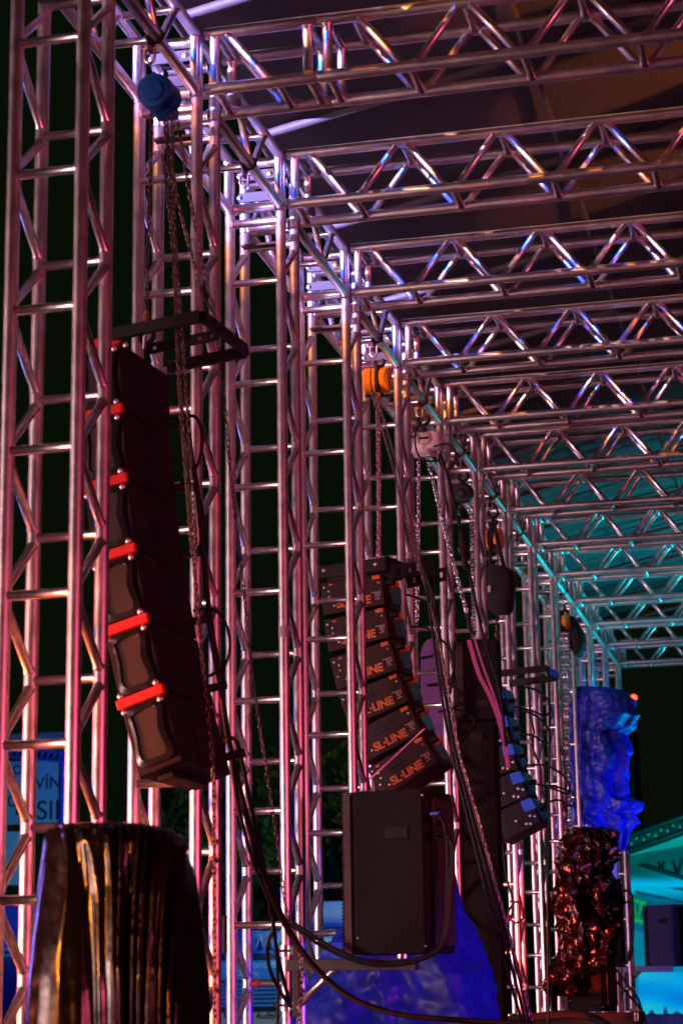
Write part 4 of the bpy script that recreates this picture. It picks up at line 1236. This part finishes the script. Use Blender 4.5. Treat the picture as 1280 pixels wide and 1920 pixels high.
for body, x, y, s_, m in (('ono o', 474, 1815, .16, LB), ('C\u00e2mara', 440, 1830, .12, LB), ('Audit\u00f3rio', 480, 1910, .13, NAV), ('P', 420, 1910, .13, NAV)):
    o = link('lettering', text_mesh(body, s_, mat('pale_letters', (.5, .8, .95), .5) if m is LB else NAV, .003), t)
    o.matrix_basis = M3(Vector((1, 0, 0)), Vector((0, 0, 1)), Vector((0, -1, 0)), at(x, y, (BY + .085) if m is LB else (BY - .315)) - q0)
lamp('booth_lamp', 'SPOT', at(480, 1600, BY - 4), at(540, 1840, BY), 330, (.06, .40, 1), .3, spot=75)
lamp('booth_lamp', 'SPOT', at(560, 1860, BY - 3), at(540, 1915, BY - .3), 30, (1, .75, .4), .2, spot=60)

# trees
LEAF = mat('leaf', (.055, .09, .025), .7, 0, 3, .35)
BARK = mat('bark', (.05, .035, .025), .9, 0, 20, .3)
LEAVES = []
def crown_mesh(seed, r):
    rnd = random.Random(seed); mb = MB()
    for k in range(46):
        d = Vector((rnd.gauss(0, 1), rnd.gauss(0, 1), rnd.gauss(0, .8))); d = d.normalized() * r * rnd.uniform(.35, 1)
        d.z *= .8
        cr_ = rnd.uniform(.25, .45) * r * .7
        for q in range(42):
            v = Vector((rnd.gauss(0, 1), rnd.gauss(0, 1), rnd.gauss(0, 1))).normalized() * cr_ * rnd.uniform(.6, 1)
            c = d + v
            u = Vector((rnd.gauss(0, 1), rnd.gauss(0, 1), rnd.gauss(0, 1))).normalized(); w = u.orthogonal().normalized()
            s_ = rnd.uniform(.07, .14)
            mb.add([c - u * s_, c + w * s_ * .5, c + u * s_, c - w * s_ * .5], [(0, 1, 2, 3)])
    return mb.mesh('crown', LEAF)
CRM = [crown_mesh(3, 2.2), crown_mesh(9, 2.0)]
for k, (x, y, Y, s_, lab) in enumerate([(455, 1590, 33, 1.0, 'dark leafy tree behind the third tower, faintly green'), (520, 1530, 34, .9, 'tree with a dim green glint right of the slack chain'),
        (620, 1560, 32, 1.0, 'tree whose green leaves show left of the black speaker'), (690, 1600, 35, 1.1, 'dark tree mostly hidden behind the black speaker'), (330, 1600, 36, 1.0, 'dark tree between the second and third tower')]):
    p = at(x, y, Y)
    t = thing('tree', lab, 'tree', (p.x, p.y, BASE), 'trees in the dark background')
    hgt = p.z - BASE
    MB().tube([(0, 0, 0), (.1, 0, hgt * .4), (.05, .1, hgt * .8), (0, 0, hgt)], [.22, .17, .12, .05], 9).build('trunk', BARK, t, True)
    for q in range(5):
        a = q * 1.3 + k
        MB().tube([(0.05, 0, hgt * (.5 + .08 * q)), (math.cos(a) * .6, math.sin(a) * .6, hgt * (.62 + .08 * q)), (math.cos(a) * 1.2, math.sin(a) * 1.2, hgt * (.72 + .09 * q))], [.08, .05, .02], 6).build('limb', BARK, t, True)
    cr_ = link('crown', CRM[k % 2], t); cr_.location = (0, 0, hgt); cr_.scale = (s_, s_, s_); cr_.rotation_euler = (0, 0, k)
lamp('tree_fill_lamp', 'SPOT', at(560, 1800, 24), at(560, 1500, 33), 420, (.75, 1, .25), .2, spot=40)  # added unseen lamp that makes the tree crowns show

# red warning light on a far mast
p = at(1187, 1308, 90)
t = thing('beacon_mast', 'thin far mast with a small glowing red lamp', 'mast', (p.x, p.y, BASE)); q0 = Vector(t.location)
MB().tube([(0, 0, 0), (0, 0, p.z - BASE - .1)], [.25, .10], 8).build('pole', BARK, t, True)
MB().lathe([(-.10, .10), (-.06, .14), (.06, .14), (.12, .06)], p - q0, (0, 0, 1), 14).build('lamp', mat('red_lamp', (.3, .01, .01), .4, 0, emit=(1, .04, .02), estr=9), t, True)
